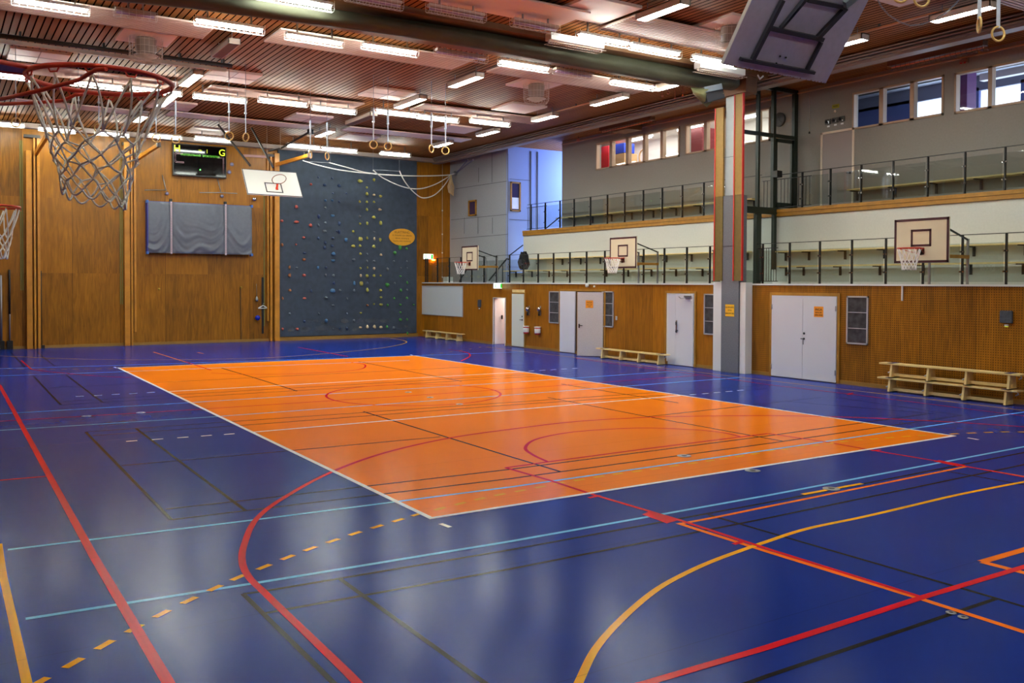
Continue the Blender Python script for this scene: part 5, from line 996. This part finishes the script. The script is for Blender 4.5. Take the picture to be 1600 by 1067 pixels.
def box_lamp(label, x, y0, y1, lit=True, w=.24, z=7.42, group='box lamps running toward the far wall'):
    t_ = thing('box_lamp', label, 'ceiling light', (x, (y0+y1)/2, ZC), group)
    mb = MB(); mb.box((x-w/2, y0, z), (x-w/2+.02, y1, z+.13), HOUS); mb.box((x+w/2-.02, y0, z), (x+w/2, y1, z+.13), HOUS); mb.box((x-w/2, y0, z), (x+w/2, y0+.02, z+.13), HOUS); mb.box((x-w/2, y1-.02, z), (x+w/2, y1, z+.13), HOUS); mb.box((x-w/2, y0, z+.11), (x+w/2, y1, z+.13), HOUS); mb.build('housing', t_)
    MB().box((x-w/2+.02, y0+.02, z+.004), (x+w/2-.02, y1-.02, z+.03), LITB if lit else DIFF).build('diffuser', t_)
    for y in (y0+.2, y1-.2): MB().cyl((x, y, z+.13), (x, y, ZC), .008, STEEL, 6).build('hanger', t_)
    return t_
ROWY = []
def rowlamps(rowname, Yr, items, z=ZL):
    """items: (u0, v0, u1, v1, lit)"""
    for i, (u0, v0, u1, v1, lit) in enumerate(items):
        p_, q_ = onz(u0, v0, 7.4), onz(u1, v1, 7.4); Yl = (p_.y+q_.y)/2; ROWY.append((rowname, round(Yl, 2)))
        x0, x1 = ony(u0, v0, Yl).x, ony(u1, v1, Yl).x
        tube_lamp('%s caged tube lamp, %s from the left in the %s' % ('lit' if lit else 'unlit', ORD[i], rowname), x0, x1, Yl, lit, 7.37)
rowlamps('row beyond the curtain', 13.0, [(18, 3, 140, 16, 1), (178, 19, 245, 27, 0), (304, 34, 412, 48, 1), (446, 56, 536, 69, 1), (566, 71, 652, 84, 1), (680, 81, 760, 94, 0), (780, 97, 858, 109, 1), (866, 110, 925, 121, 0), (955, 126, 1022, 139, 1)])
rowlamps('row above the gymnastic rings', 19.6, [(-8, 115, 52, 124, 1), (110, 128, 192, 138, 1), (204, 138, 284, 146, 1), (302, 149, 385, 158, 1), (404, 155, 480, 164, 1), (488, 167, 556, 176, 1), (587, 172, 651, 181, 1), (652, 181, 716, 189, 1), (735, 188, 796, 195, 1)])
rowlamps('row nearest the far wall', 25.6, [(-30, 190, 38, 197, 1), (60, 200, 118, 206, 1), (148, 207, 202, 212, 1), (232, 211, 284, 215, 1), (304, 214, 361, 221, 1), (448, 226, 500, 231, 1), (503, 231, 558, 237, 1), (594, 238, 641, 243, 1)])
rowlamps('row before the curtain', 6.6, [(395, -6, 520, 9, 1), (540, -4, 628, 9, 0), (668, 14, 757, 28, 0), (800, 33, 872, 50, 0), (903, 55, 982, 70, 1), (985, 70, 1062, 88, 1), (1083, 88, 1150, 104, 1)])
for i, x in enumerate((-3.2, .1, 3.6, 7.2, 10.6)):
    for j, y in enumerate((-7.4, -1.8)):
        tube_lamp('lit tube lamp over the near half, %s in the %s row' % (ORD[i], ORD[j]), x-.75, x+.75, y, True, 7.5, cg=False)
# box lamps
bl = [((318, 118), (284, 135), 1, 'left of the square panels by the near hoop'), ((272, 151), (253, 167), 1, 'just right of the near hoop rim'), ((233, 183), (210, 191), 1, 'behind the near net'), ((377, 70), (334, 90), 0, 'unlit, at the end of the thin ceiling rail'),
      ((524, 206), (495, 214), 1, 'near the hoist pipe'), ((664, 155), (622, 170), 1, 'beside the square panel in the ceiling centre'), ((585, 181), (548, 196), 0, 'unlit, behind the middle lamp row'), ((755, 121), (705, 137), 1, 'below the junction of the two long baffles'),
      ((783, 206), (745, 213), 1, 'small, near the end of the far baffle'), ((709, 224), (678, 230), 1, 'farthest, behind a gymnastic ring pair'), ((875, 182), (831, 190), 1, 'close to the cornice above the blue stair hall'), ((980, 152), (928, 166), 1, 'close to the cornice, left of the column'),
      ((1058, 134), (1040, 138), 1, 'half hidden by the curtain near the column'), ((1080, 9), (997, 32), 1, 'large, at the top of the picture left of the folded backboard'), ((1556, 12), (1458, 36), 1, 'large, in the top right corner beside the chain'), ((1333, 68), (1300, 76), 1, 'half hidden behind the folded backboard')]
for (a, b, lit, lb) in bl:
    z = 7.42; p, q = onz(a[0], a[1], z), onz(b[0], b[1], z); x = (p.x+q.x)/2-.04; y0, y1 = min(p.y, q.y), max(p.y, q.y)
    if y1-y0 < 1.1: y0, y1 = (y0+y1)/2-.6, (y0+y1)/2+.6
    y1 = min(y1, 26.2)
    box_lamp('ceiling box lamp, ' + lb, x, y0, y1, bool(lit), .26, z)
# ceiling heater / caged units that are long and pale
for (u0, v0, u1, v1, lb) in ((857, 58, 940, 75, 'left one'), (1090, 103, 1160, 116, 'right one, touching the folded backboard')):
    Yr = 7.75; x0, x1 = ony(u0, v0, Yr).x, ony(u1, v1, Yr).x; z = (ony(u0, v0, Yr).z+ony(u1, v1, Yr).z)/2
    t_ = thing('heater_unit', 'pale unlit box fitting with mesh below, by the curtain, ' + lb, 'ceiling unit', (x0, Yr, z), 'pale box fittings beside the curtain')
    MB().bbox((x0, Yr-.1, z-.05), (x1, Yr+.12, z+.1), WHITE, .01).build('housing', t_); mb = MB()
    for k in range(24): x = x0+(x1-x0)*k/23; mb.box((x-.004, Yr-.16, z-.11), (x+.004, Yr+.16, z-.105), HOUS)
    for dy in (-.16, 0, .16): mb.box((x0, Yr+dy-.004, z-.112), (x1, Yr+dy+.004, z-.104), HOUS)
    mb.box((x0, Yr-.02, z-.11), (x0+.02, Yr+.02, z-.05), HOUS); mb.box((x1-.02, Yr-.02, z-.11), (x1, Yr+.02, z-.05), HOUS); mb.build('wire_guard', t_)
    MB().cyl(((x0+x1)/2, Yr, z+.1), ((x0+x1)/2, Yr, ZC), .012, STEEL, 6).build('hanger', t_)
# baffle panels (ribbed pale strips)
def baffle(label, c0, c1, zt_=7.62, w=None, ribs=True, group='long pale ceiling baffles', wid=.9, ydir=1):
    """c0, c1: pixel ends of the lower (far) edge"""
    z = zt_; p, q = onz(*c0, z), onz(*c1, z); y = (p.y+q.y)/2; x0, x1 = p.x, q.x
    t_ = thing('ceiling_baffle', label, 'ceiling panel', ((x0+x1)/2, y, z), group)
    MB().bbox((x0, y-wid, z), (x1, y, z+.035), BAFFLE, .008).build('panel', t_)
    mb = MB()
    if ribs:
        n = int(wid/.075)
        for k in range(n): yy = y-wid+.03+k*wid/n; mb.box((x0+.02, yy, z-.008), (x1-.02, yy+.018, z), BAFFLE2)
    mb.box((x0, y-.01, z-.01), (x1, y+.02, z+.05), BAFFLE2)
    rb = mb.build('ribs', t_); rb['kind'] = 'stuff'
    for x in (x0+.3, x1-.3): MB().cyl((x, y-wid/2, z+.03), (x, y-wid/2, ZC), .008, STEEL, 6).build('hanger', t_)
    return t_
baffle('ribbed pale baffle beyond the rolled curtain, leftmost', (-30, 16), (322, 56), wid=1.15)
baffle('ribbed pale baffle beyond the rolled curtain, middle one', (408, 68), (712, 106), wid=1.15)
baffle('ribbed pale baffle beyond the rolled curtain, right one ending before the column', (759, 113), (990, 147), wid=1.15)
baffle('ribbed pale baffle above the middle lamp row, left one behind the near hoop', (-30, 106), (270, 141), wid=1.1)
baffle('ribbed pale baffle above the middle lamp row, centre one', (310, 148), (562, 165.5), wid=.9)
baffle('ribbed pale baffle above the middle lamp row, right one', (640, 171), (832, 194), wid=1.0)
baffle('smooth pale baffle between the lamp rows, left one behind the net', (20, 163), (228, 180), ribs=False, wid=.75)
baffle('smooth pale baffle between the lamp rows, second from the left', (255, 183), (485, 200), ribs=False, wid=.75)
baffle('smooth pale baffle between the lamp rows, right one', (532, 204), (722, 222), ribs=False, wid=.8)
def nbaffle(label, c0, c1, wid, ribs):
    z = 7.6; p, q = onz(*c0, z), onz(*c1, z); y = (p.y+q.y)/2
    t_ = thing('ceiling_baffle', label, 'ceiling panel', ((p.x+q.x)/2, y, z), 'long pale ceiling baffles'); MB().bbox((p.x, y-wid, z), (q.x, y, z+.04), BAFFLE, .008).build('panel', t_)
    if ribs:
        mb = MB()
        for k in range(int(wid/.09)): mb.box((p.x+.03, y-wid+.04+k*.09, z-.01), (q.x-.03, y-wid+.065+k*.09, z), BAFFLE2)
        mb.build('ribs', t_)['kind'] = 'stuff'
    MB().cyl(((p.x+q.x)/2, y-wid/2, z+.03), ((p.x+q.x)/2, y-wid/2, ZC), .01, STEEL, 6).build('hanger', t_)
nbaffle('smooth salmon baffle at the top centre of the picture', (560, -18), (872, 42), 1.1, False)
nbaffle('ribbed pale baffle behind the folded backboard', (925, 50), (1190, 92), 1.2, True)
nbaffle('ribbed pale baffle in the top right corner', (1530, 2), (1660, 30), 1.1, True)
# square panels
def sq(label, uc, vc, w=1.25, cross=True, fan=False, name='ceiling_panel'):
    p = onz(uc, vc, 7.66); t_ = thing(name, label, 'ceiling panel', (p.x, p.y, ZC), 'square pale ceiling panels')
    MB().bbox((p.x-w/2, p.y-w/2, 7.66), (p.x+w/2, p.y+w/2, ZC+.005), BAFFLE, .01).build('panel', t_)
    if cross and not fan: mb = MB(); mb.box((p.x-.01, p.y-w/2, 7.655), (p.x+.01, p.y+w/2, 7.662), BAFFLE2); mb.box((p.x-w/2, p.y-.01, 7.655), (p.x+w/2, p.y+.01, 7.662), BAFFLE2); mb.build('joints', t_)
    if fan:
        mb = MB(); mb.lathe((p.x, p.y, 7.3), [(.1, -.02), (.17, 0), (.21, .06), (.22, .33), (.2, .36)], mat('fan_grey', (140, 124, 116), .5), 24); f_ = mb.build('fan_body', t_)
        mb = MB()
        for k in range(4): mb.lathe((p.x, p.y, 7.2+k*.025), [(.1+k*.05, 0), (.11+k*.05, .006)], HOUS, 20)
        mb.build('fan_rings', f_)
        mb = MB()
        for z in (7.16, 7.3, 7.44, 7.58):
            r = .36 if z > 7.2 else .30; mb.tube([(p.x+r*math.cos(a), p.y+r*math.sin(a), z) for a in [2*math.pi*k/8+.39 for k in range(8)]], .004, HOUS, 4, True)
        for k in range(24):
            a = 2*math.pi*k/24; mb.tube([(p.x+.35*math.cos(a), p.y+.35*math.sin(a), 7.66), (p.x+.34*math.cos(a), p.y+.34*math.sin(a), 7.24), (p.x+.28*math.cos(a), p.y+.28*math.sin(a), 7.14), (p.x, p.y, 7.12)], .0035, HOUS, 4)
        mb.build('wire_cage', t_)
sq('square pale ceiling panel above the rim of the near hoop', 60, 90); sq('square pale ceiling panel left of centre, in four fields', 362, 121); sq('square pale ceiling panel in the ceiling centre, in four fields', 605, 148); sq('square pale ceiling panel toward the cornice', 811, 170, cross=False)
sq('square pale ceiling panel behind the second ring pair', 268, 166); sq('square pale ceiling panel behind the hoist pipe, near the middle', 482, 186); sq('square pale ceiling panel beyond the smooth right baffle', 715, 203, cross=False); sq('dim square ceiling panel near the far wall, centre', 560, 216, cross=False); sq('dim square ceiling panel near the far wall above the scoreboard', 325, 206, cross=False)
sq('square panel with a caged round fan, left, beyond the rolled curtain', 228, 60, 1.1, fan=True, name='ceiling_fan'); sq('square panel with a caged round fan, centre right of the ceiling', 838, 132, 1.2, fan=True, name='ceiling_fan'); sq('square panel with a caged round fan, beside the folded backboard', 1143, 42, 1.2, fan=True, name='ceiling_fan')
sq('large plain panel at the top between the salmon baffle and the lamp', 930, 18, 1.3, cross=False); sq('large plain panel in the top right corner behind the rings', 1425, -18, 1.6, cross=False)
# thin rail with pipe
p, q = onz(-20, 66, 7.5), onz(358, 106, 7.5); y = (p.y+q.y)/2; t_ = thing('ceiling_rail', 'pale rail with a dark pipe crossing the ceiling above the near hoop', 'rail', ((p.x+q.x)/2, y, 7.5))
MB().box((p.x, y-.05, 7.46), (q.x, y+.05, 7.54), HOUS).build('rail', t_); MB().cyl((p.x, y-.16, 7.58), (q.x+.1, y-.16, 7.58), .05, DARKM, 8).build('pipe', t_)
for f in (.12, .45, .78, .98): x = p.x+(q.x-p.x)*f; MB().box((x-.02, y-.18, 7.54), (x+.02, y+.02, ZC), DARKM).build('hanger', t_)
for (a, b, lb) in (((935, 147), (1120, 118), 'left'),):
    pass
# thin cable trays along Y
for (a, b, lb) in (((1300, 62), (1458, 25), 'right of the folded backboard'), ((875, 174), (928, 160), 'between two box lamps near the cornice'), ((500, 100), (420, 118), 'x')):
    if lb == 'x': continue
    p, q = onz(*a, 7.62), onz(*b, 7.62); x = (p.x+q.x)/2; mb = MB(); mb.box((x-.03, min(p.y, q.y)-.5, 7.62), (x+.03, max(p.y, q.y)+.5, 7.65), mat('tray', (190, 120, 70), .5)); mb.box((x-.01, (p.y+q.y)/2, 7.65), (x+.01, (p.y+q.y)/2+.05, ZC), DARKM); tag(mb.build('cable_tray'), 'thin straight cable tray on the slatted ceiling, ' + lb, 'cable tray')
# small sprinkler heads
for i, (u, v) in enumerate(((1035, 148), (1044, 144), (1055, 152), (1067, 148))):
    p = onz(u, v, 7.5); mb = MB(); mb.cyl((p.x, p.y, 7.48), (p.x, p.y, ZC), .012, mat('pink_rod', (200, 130, 110), .5), 6); mb.lathe((p.x, p.y, 7.45), [(.03, 0), (.04, .02), (.02, .05)], MATS['pink_rod'], 8); tag(mb.build('hanging_stud'), 'small pinkish stud hanging from the ceiling left of the column, %s from the left' % ORD[i], 'stud', 'pinkish studs hanging from the ceiling')
for i, (u, v) in enumerate(((903.5, 219.5), (979.5, 204))):
    p = onx(u, v, 15.9); mb = MB(); mb.lathe((p.x, p.y, p.z), [(.03, -.04), (.07, 0), (.06, .06), (.02, .08)], MATS['pink_rod'], 10); mb.cyl((p.x, p.y, p.z+.07), (p.x, p.y, ZC), .01, DARKM, 6); tag(mb.build('ceiling_alarm'), 'small pinkish alarm bulb under the gallery ceiling, the %s one' % ('left' if i == 0 else 'right'), 'alarm')
p = onx(979, 196, 15.6); mb = MB(); mb.bbox((15.3, p.y-.45, 7.44), (15.9, p.y+.45, ZC), BROWNP, .02); tag(mb.build('ceiling_duct'), 'flat brown box fitting under the gallery ceiling above the left windows', 'ceiling unit')
for (a, b, lb) in (((1390, 92), (1540, 62), 'above the right windows'), ((940, 190), (1020, 178), 'left of the column')):
    p, q = onx(*a, 15.2), onx(*b, 15.2); y0, y1 = sorted((p.y, q.y)); tt = thing('gallery_lamp', 'unlit caged lamp along the gallery ceiling, ' + lb, 'ceiling light', (15.2, (y0+y1)/2, 7.5)); MB().bbox((15.1, y0, 7.52), (15.3, y1, 7.64), BROWNP, .01).build('housing', tt); MB().cyl((15.2, y0+.05, 7.49), (15.2, y1-.05, 7.49), .02, mat('lamp_copper', (214, 120, 80), .4), 8).build('tube', tt)
    mb = MB()
    for k in range(20): y = y0+(y1-y0)*k/19; mb.tube([(15.08, y, 7.55), (15.08, y, 7.44), (15.32, y, 7.44), (15.32, y, 7.55)], .004, DARKM, 4)
    mb.build('wire_cage', tt); MB().cyl((15.2, (y0+y1)/2, 7.64), (15.2, (y0+y1)/2, ZC), .01, DARKM, 6).build('hanger', tt)
# ================================================================== gymnastic rings
def gring(label, u, v, z=5.9, ang=0, strap=(.95, 1.9), zt_=ZC-.02, hid=False, P=None):
    p = P or onz(u, v, z); t_ = thing('gymnastic_ring', label, 'gymnastic ring', p, 'gymnastic rings hanging from the ceiling')
    ca, sa = math.cos(ang), math.sin(ang); mb = MB(); mb.tube([(p.x+ca*math.cos(a)*.095, p.y+sa*math.cos(a)*.095, p.z+math.sin(a)*.1) for a in [2*math.pi*k/28 for k in range(28)]], .0165, RINGW, 8, True); mb.build('ring', t_)
    mb = MB(); mb.bar((p.x, p.y, p.z+.08), (p.x, p.y, p.z+strap[0]*.62), .05, .012, STRAP); mb.bar((p.x, p.y, p.z+strap[0]*.62), (p.x, p.y, p.z+strap[0]), .085, .02, STRAP); mb.box((p.x-.03, p.y-.02, p.z+strap[0]*.6), (p.x+.03, p.y+.02, p.z+strap[0]*.64), STEEL); mb.build('strap', t_)
    MB().cyl((p.x, p.y, p.z+strap[0]), (p.x, p.y, zt_), .006, STEEL, 6).build('cable', t_); return t_
PR = [(25, 191, 'first pair at the left picture edge, left ring'), (92, 192, 'behind the rim of the near hoop, single'), (123, 197, 'behind the near net, left ring of the pair'), (154.5, 200, 'behind the near net, right ring of the pair'), (244, 216, 'left of the scoreboard, left ring of the pair'), (274.5, 217.5, 'left of the scoreboard, right ring of the pair'),
      (358, 212.5, 'right of the scoreboard, left ring of the pair'), (384, 214.5, 'right of the scoreboard, right ring of the pair'), (485, 241.5, 'seen edge-on at the end of the wooden arm'), (511, 244, 'right ring beside the wooden arm'), (583.5, 226, 'above the climbing wall centre, left ring'), (606, 228.5, 'above the climbing wall centre, right ring'),
      (674, 232.5, 'near the far right corner, left ring'), (696, 235.5, 'near the far right corner, right ring')]
for i, (u, v, lb) in enumerate(PR):
    if i in (1,): continue
    gring('wooden gymnastic ring on a white strap, ' + lb, u, v, 5.9, [.1, .6, .1, .5, .1, .1, .1, -.5, 1.35, 1.2, 0, -.2, 1.0, .1][i]-.55)
gring('wooden gymnastic ring on a white strap, top right corner, left ring', 1530, 39, 5.9, .75); gring('wooden gymnastic ring on a white strap, top right corner, right ring', 1559.5, 53, 5.9, -.45)
gring('wooden gymnastic ring half cut off by the top edge above the chain', 1440, -2, 5.9, -.5); gring('wooden gymnastic ring almost fully above the top edge beside the chain', 1407, -9, 5.9, -.5)
# chain
P = [(1366, -12), (1376, 9), (1388, 23), (1405, 34), (1422, 40), (1440, 38), (1460, 31), (1478, 20), (1494, 5), (1506, -10)]; pts = [onz(u, v, 6.6-.0*i) for i, (u, v) in enumerate(P)]
yc = 1.6; pts = [ony(u, v, yc) for u, v in P]
mb = MB(); dense = []
for i in range(len(pts)-1):
    n = max(1, int((pts[i+1]-pts[i]).length/.045))
    for k in range(n): dense.append(pts[i].lerp(pts[i+1], k/n))
dense.append(pts[-1])
for i in range(len(dense)-1):
    a, b = dense[i], dense[i+1]; d = (b-a).normalized(); m_ = (a+b)/2; s_ = d.cross(Vector((0, 1, 0)) if i % 2 else Vector((1, .2, .5))).normalized()
    L_ = (b-a).length*.68; mb.tube([m_+d*math.cos(t)*L_+s_*math.sin(t)*.012 for t in [2*math.pi*k/8 for k in range(8)]], .004, STEEL, 5, True)
mb.cyl(dense[0], (dense[0].x, yc, ZC), .006, STEEL, 5); mb.cyl(dense[-1], (dense[-1].x, yc, ZC), .006, STEEL, 5)
ch_ = mb.build('chain'); tag(ch_, 'loose metal chain sagging under the ceiling in the top right', 'chain')
# ================================================================== rolled dividing curtain
top = [(60, -42), (160, -34), (300, -12), (480, 9), (620, 29), (760, 51), (904, 77), (1060, 104), (1147, 121)]
bot = [(60, -14), (160, -2), (300, 11), (480, 35), (620, 53), (760, 77), (904, 102), (1060, 131), (1147, 140)]
top = [(-40, -58), (60, -42)]+top[1:]; bot = [(-40, -26), (60, -14)]+bot[1:]
ct = thing('divider_curtain', 'olive canvas dividing curtain rolled up under the ceiling beam', 'curtain', onx(1147, 130, 13.2))
V = []; F = []; n = 18; ns = 0; YC0 = 8.55
def lerp2(a, b, t): return (a[0]+(b[0]-a[0])*t, a[1]+(b[1]-a[1])*t)
T = []; B = []
for L_, src in ((T, top), (B, bot)):
    for i in range(len(src)-1):
        for k in range(12): L_.append(lerp2(src[i], src[i+1], k/12))
    L_.append(src[-1])
for i, (a, b) in enumerate(zip(T, B)):
    pt, pb = ony(*a, YC0), ony(*b, YC0); c_ = (pt+pb)/2; h = abs(pt.z-pb.z)/2*1.02
    for k in range(n):
        t = 2*math.pi*k/n; w_ = 1+.05*math.sin(i*.23+k*1.3)+.04*math.sin(i*.11-k*2.1)
        V.append((c_.x, YC0+.05+math.cos(t)*.26*w_, c_.z+math.sin(t)*h*(1+.03*math.sin(i*.3+k))))
m_ = len(T)
for i in range(m_-1):
    for k in range(n): F.append((i*n+k, i*n+(k+1) % n, (i+1)*n+(k+1) % n, (i+1)*n+k))
F.append(list(range(n))[::-1]); F.append([(m_-1)*n+k for k in range(n)])
mb = MB(); mb.add(V, F, OLIVE, True); mb.build('rolled_canvas', ct)
# hanging fold with the grey pouch
def fold(pts, name, mt, y, d=.02):
    mb = MB(); P = [ony(u, v, y) for u, v in pts]; mb.prism(P, (0, d, 0), mt); return mb
mb = MB(); G = []
cols_ = [(1079, 137, 1084, 146), (1088, 137, 1092, 156), (1098, 138, 1104, 168), (1108, 139, 1112, 160), (1118, 139, 1122, 153), (1130, 140, 1131, 147)]
nr = 6; V = []; F = []
for i, (u0, v0, u1, v1) in enumerate(cols_):
    for j in range(nr+1):
        t = j/nr; p = ony(u0+(u1-u0)*t, v0+(v1-v0)*t, 8.35+.16*math.sin(i*1.9+t*2)+.12*math.cos(t*5+i)); V.append(p)
for i in range(len(cols_)-1):
    for j in range(nr): a = i*(nr+1)+j; F.append((a, a+1, a+nr+2, a+nr+1))
mb.add(V, F, mat('olive_light', (112, 110, 74), .8, noise=.1, nscale=4), True); o = mb.build('hanging_fold', ct); md = o.modifiers.new('s', 'SOLIDIFY'); md.thickness = .012
a, b = ony(1100, 153, 8.3), ony(1127, 146, 8.2); mb = MB(); mb.bar(a, b, .22, .26, mat('pouch_dark', (40, 42, 50), .5)); mb.bar(a+Vector((-.1, -.05, .16)), b+Vector((-.1, -.05, .14)), .2, .14, mat('pouch_grey', (110, 118, 130), .5)); mb.lathe(b+Vector((.0, 0, 0)), [(.035, -.03), (.04, 0), (.035, .03)], REDC, 8, 'X'); mb.build('winch_box', ct)
# ================================================================== near hoop on the left wall, close to us
RC = Vector((-3.592, -4.50, 3.004))
nh = thing('basketball_hoop', 'large near basketball hoop with orange rim and white net, top left', 'basketball hoop', (-4.06, -4.5, 3.16))
board_rect(nh, (-4.06, -4.50, 3.2), (0, 1, 0), (0, 0, 1), 1.2, .9, CREAM, MAROON, MAROON)
ring = []
for k in range(64):
    a = 2*math.pi*k/64; ring.append(RC+Vector((math.cos(a)*.226, math.sin(a)*.226, 0)))
mb = MB(); mb.tube(ring, .0085, RIM, 14, True); ro = mb.build('rim', nh)
mb = MB(); b0 = Vector((-4.055, -4.5, 3.01))
mb.prism([RC+Vector((-.215, -.05, .0)), b0+Vector((0, -.09, 0)), b0+Vector((0, .05, 0)), RC+Vector((-.222, .03, 0))], (0, 0, .006), mat('plate_purple', (84, 54, 120), .4))
mb.tube([RC+Vector((-.215, -.05, .006)), b0+Vector((0, -.09, .012))], .008, RIM, 8); mb.tube([RC+Vector((-.225, .03, .0)), b0+Vector((0, .05, .0))], .005, RIM, 8)
mb.prism([b0+Vector((0, -.1, -.16)), b0+Vector((0, .1, -.16)), b0+Vector((0, .1, .03)), b0+Vector((0, -.1, .03))], (.012, 0, 0), RIM); mb.build('bracket', nh)
def on_ray(u, v, D): return CAM+ray(u, v)*D
mb = MB(); A0 = [on_ray(166, 108, 2.72), on_ray(150, 109, 2.74), on_ray(136, 117, 2.76), on_ray(124, 125, 2.78), on_ray(60, 142, 2.85), on_ray(-8, 157, 2.92)]; mb.tube(A0, .0065, RIM, 10)
A1 = [on_ray(131, 147.5, 3.05), on_ray(118, 148, 3.05), on_ray(106, 154, 3.06), on_ray(96, 157.5, 3.07), on_ray(50, 161, 3.1), on_ray(-8, 163, 3.14)]; mb.tube(A1, .0058, RIM, 10); mb.build('brace', nh)
mb = MB()
for k in range(12):
    a = 2*math.pi*(k+.5)/12; p = RC+Vector((math.cos(a)*.226, math.sin(a)*.226, 0))
    tg = Vector((-math.sin(a), math.cos(a), 0)); mb.tube([p-tg*.02+Vector((0, 0, -.006)), p-tg*.012+Vector((0, 0, -.02)), p+tg*.012+Vector((0, 0, -.02)), p+tg*.02+Vector((0, 0, -.006))], .003, RIM, 6)
mb.build('net_hooks', ro)['kind'] = 'stuff'
# net: long single strings, then a diamond mesh pulled a little to the left
mb = MB(); n = 12; rnd = random.Random(21); top = []
for k in range(n): a = 2*math.pi*(k+.5)/n; top.append(RC+Vector((math.cos(a)*.224, math.sin(a)*.224, -.022)))
zr = [-.19, -.222, -.254, -.286, -.318, -.350, -.38]; rr_ = [.150, .138, .128, .118, .112, .106, .100]
cs = [(-.015, 0), (-.018, 0), (-.02, 0), (-.022, 0), (-.02, 0), (-.02, 0), (-.022, 0)]
rows_ = []
for j, (z, r, cc_) in enumerate(zip(zr, rr_, cs)):
    row = []
    for k in range(n):
        a = 2*math.pi*(k+.5+.5*((j+1) % 2))/n+rnd.uniform(-.09, .09); row.append(RC+Vector((cc_[0]+math.cos(a)*r*(1+rnd.uniform(-.07, .07)), cc_[1]+math.sin(a)*r*(1+rnd.uniform(-.07, .07)), z+rnd.uniform(-.012, .012)-.02*math.cos(a)*(j/6))))
    rows_.append(row)
def cord(a, b, sag=.0, r=.0031, k=6, wob=.004):
    P = []; s1 = Vector((rnd.uniform(-1, 1), rnd.uniform(-1, 1), rnd.uniform(-.3, .3)))*wob
    for i in range(k+1): t = i/k; q = a.lerp(b, t)+s1*math.sin(t*math.pi)-Vector((0, 0, sag*math.sin(t*math.pi))); P.append(q)
    mb.tube(P, r, NET, 7)
for k in range(n):
    cord(top[k], rows_[0][k], 0, .0036, 8, .014); cord(top[k]+Vector((.004, .004, 0)), rows_[0][(k-1) % n], 0, .0036, 8, .014)
for j in range(len(rows_)-1):
    for k in range(n):
        if (j+1) % 2: a2, b2 = rows_[j+1][k], rows_[j+1][(k+1) % n]
        else: a2, b2 = rows_[j+1][k], rows_[j+1][(k-1) % n]
        cord(rows_[j][k], a2); cord(rows_[j][k], b2)
    for q in rows_[j]: mb.lathe(q, [(.003, -.006), (.0055, 0), (.003, .006)], NET, 6)
lr = rows_[-1]
for k in range(n): cord(lr[k], lr[(k+1) % n], .028, .0034, 8, .003)
mb.build('net', nh)
for s in (-.42, .42):
    mb = MB(); mb.bar((-4.1, RC.y+s, 3.45), (XL, RC.y+s, 3.2), .03, .03, BLACK); mb.bar((-4.1, RC.y+s, 2.9), (XL, RC.y+s, 2.9), .05, .07, PINED)
    mb.build('support_frame', nh)
# ================================================================== things in the rooms behind the windows
def room(label, cat, name, p0, p1, mt): tag(MB().bbox(p0, p1, mt, .01).build(name), label, cat)
p = onx(943, 230, 17.6); room('red locker seen through the leftmost pane of the upper left windows', 'cabinet', 'red_locker', (17.3, onx(951, 230, 17.3).y, 5.31), (18.0, onx(937, 230, 17.3).y+.25, 7.5), REDC)
y = onx(970, 240, 17.2).y; room('tall cardboard-coloured cupboard behind the second pane', 'cupboard', 'office_cupboard', (17.0, y-.45, 5.31), (17.6, y+.3, 7.05), CARD)
mb = MB(); mb.bbox((17.0, y-.42, 7.06), (17.5, y+.28, 7.42), mat('box_blue', (24, 60, 190), .5), .02); bx = mb.build('blue_bag'); tag(bx, 'blue bag lying on top of the cupboard behind the second pane', 'bag')
y = onx(993, 240, 17.4).y; mb = MB(); mb.tube([(17.75, y+math.cos(a)*.2, 6.95+math.sin(a)*.25) for a in [2*math.pi*k/24 for k in range(24)]], .03, CARD, 6, True); mb.cyl((17.75, y, 5.3), (17.75, y, 6.7), .02, CARD, 6); tag(mb.build('round_mirror'), 'round tan ring standing behind the third pane', 'ring stand')
y = onx(1093, 240, 17.3).y; room('dark red cupboard behind the leftmost pane next to the column', 'cabinet', 'red_cabinet', (17.3, y-.1, 5.31), (17.9, y+1.0, 7.5), mat('dark_red', (96, 16, 24), .5))
room('white shelf unit low behind the pane left of the column', 'shelf', 'office_shelf', (16.9, y-.9, 5.31), (17.2, y+.2, 6.62), OFFW)
y = onx(1512, 150, 17.2).y; room('purple red pillar behind the rightmost windows', 'pillar', 'purple_pillar', (17.0, y-.1, 5.31), (17.4, y+.35, 7.6), mat('purple', (96, 40, 100), .6))
a = (17.6, 15.6, 7.35); 
for k, (x, y) in enumerate(((17.3, 17.0), (17.1, 14.3), (17.3, 12.2))):
    tt = thing('office_lamp', 'strip lamp in the office behind the upper left windows, %s from the left' % ORD[k], 'ceiling light', (x, y, 7.5), 'office strip lamps'); MB().bbox((x-.08, y-.6, 7.52), (x+.08, y+.6, 7.6), WHITE).build('housing', tt); MB().cyl((x, y-.58, 7.49), (x, y+.58, 7.49), .02, mat('office_tube', (255, 255, 255), .5, emit=(255, 250, 244), estr=9), 8).build('tube', tt); MB().cyl((x, y, 7.6), (x, y, ZC), .01, STEEL, 6).build('hanger', tt)
bpy.context.view_layer.update()
print('ROWY', ROWY)
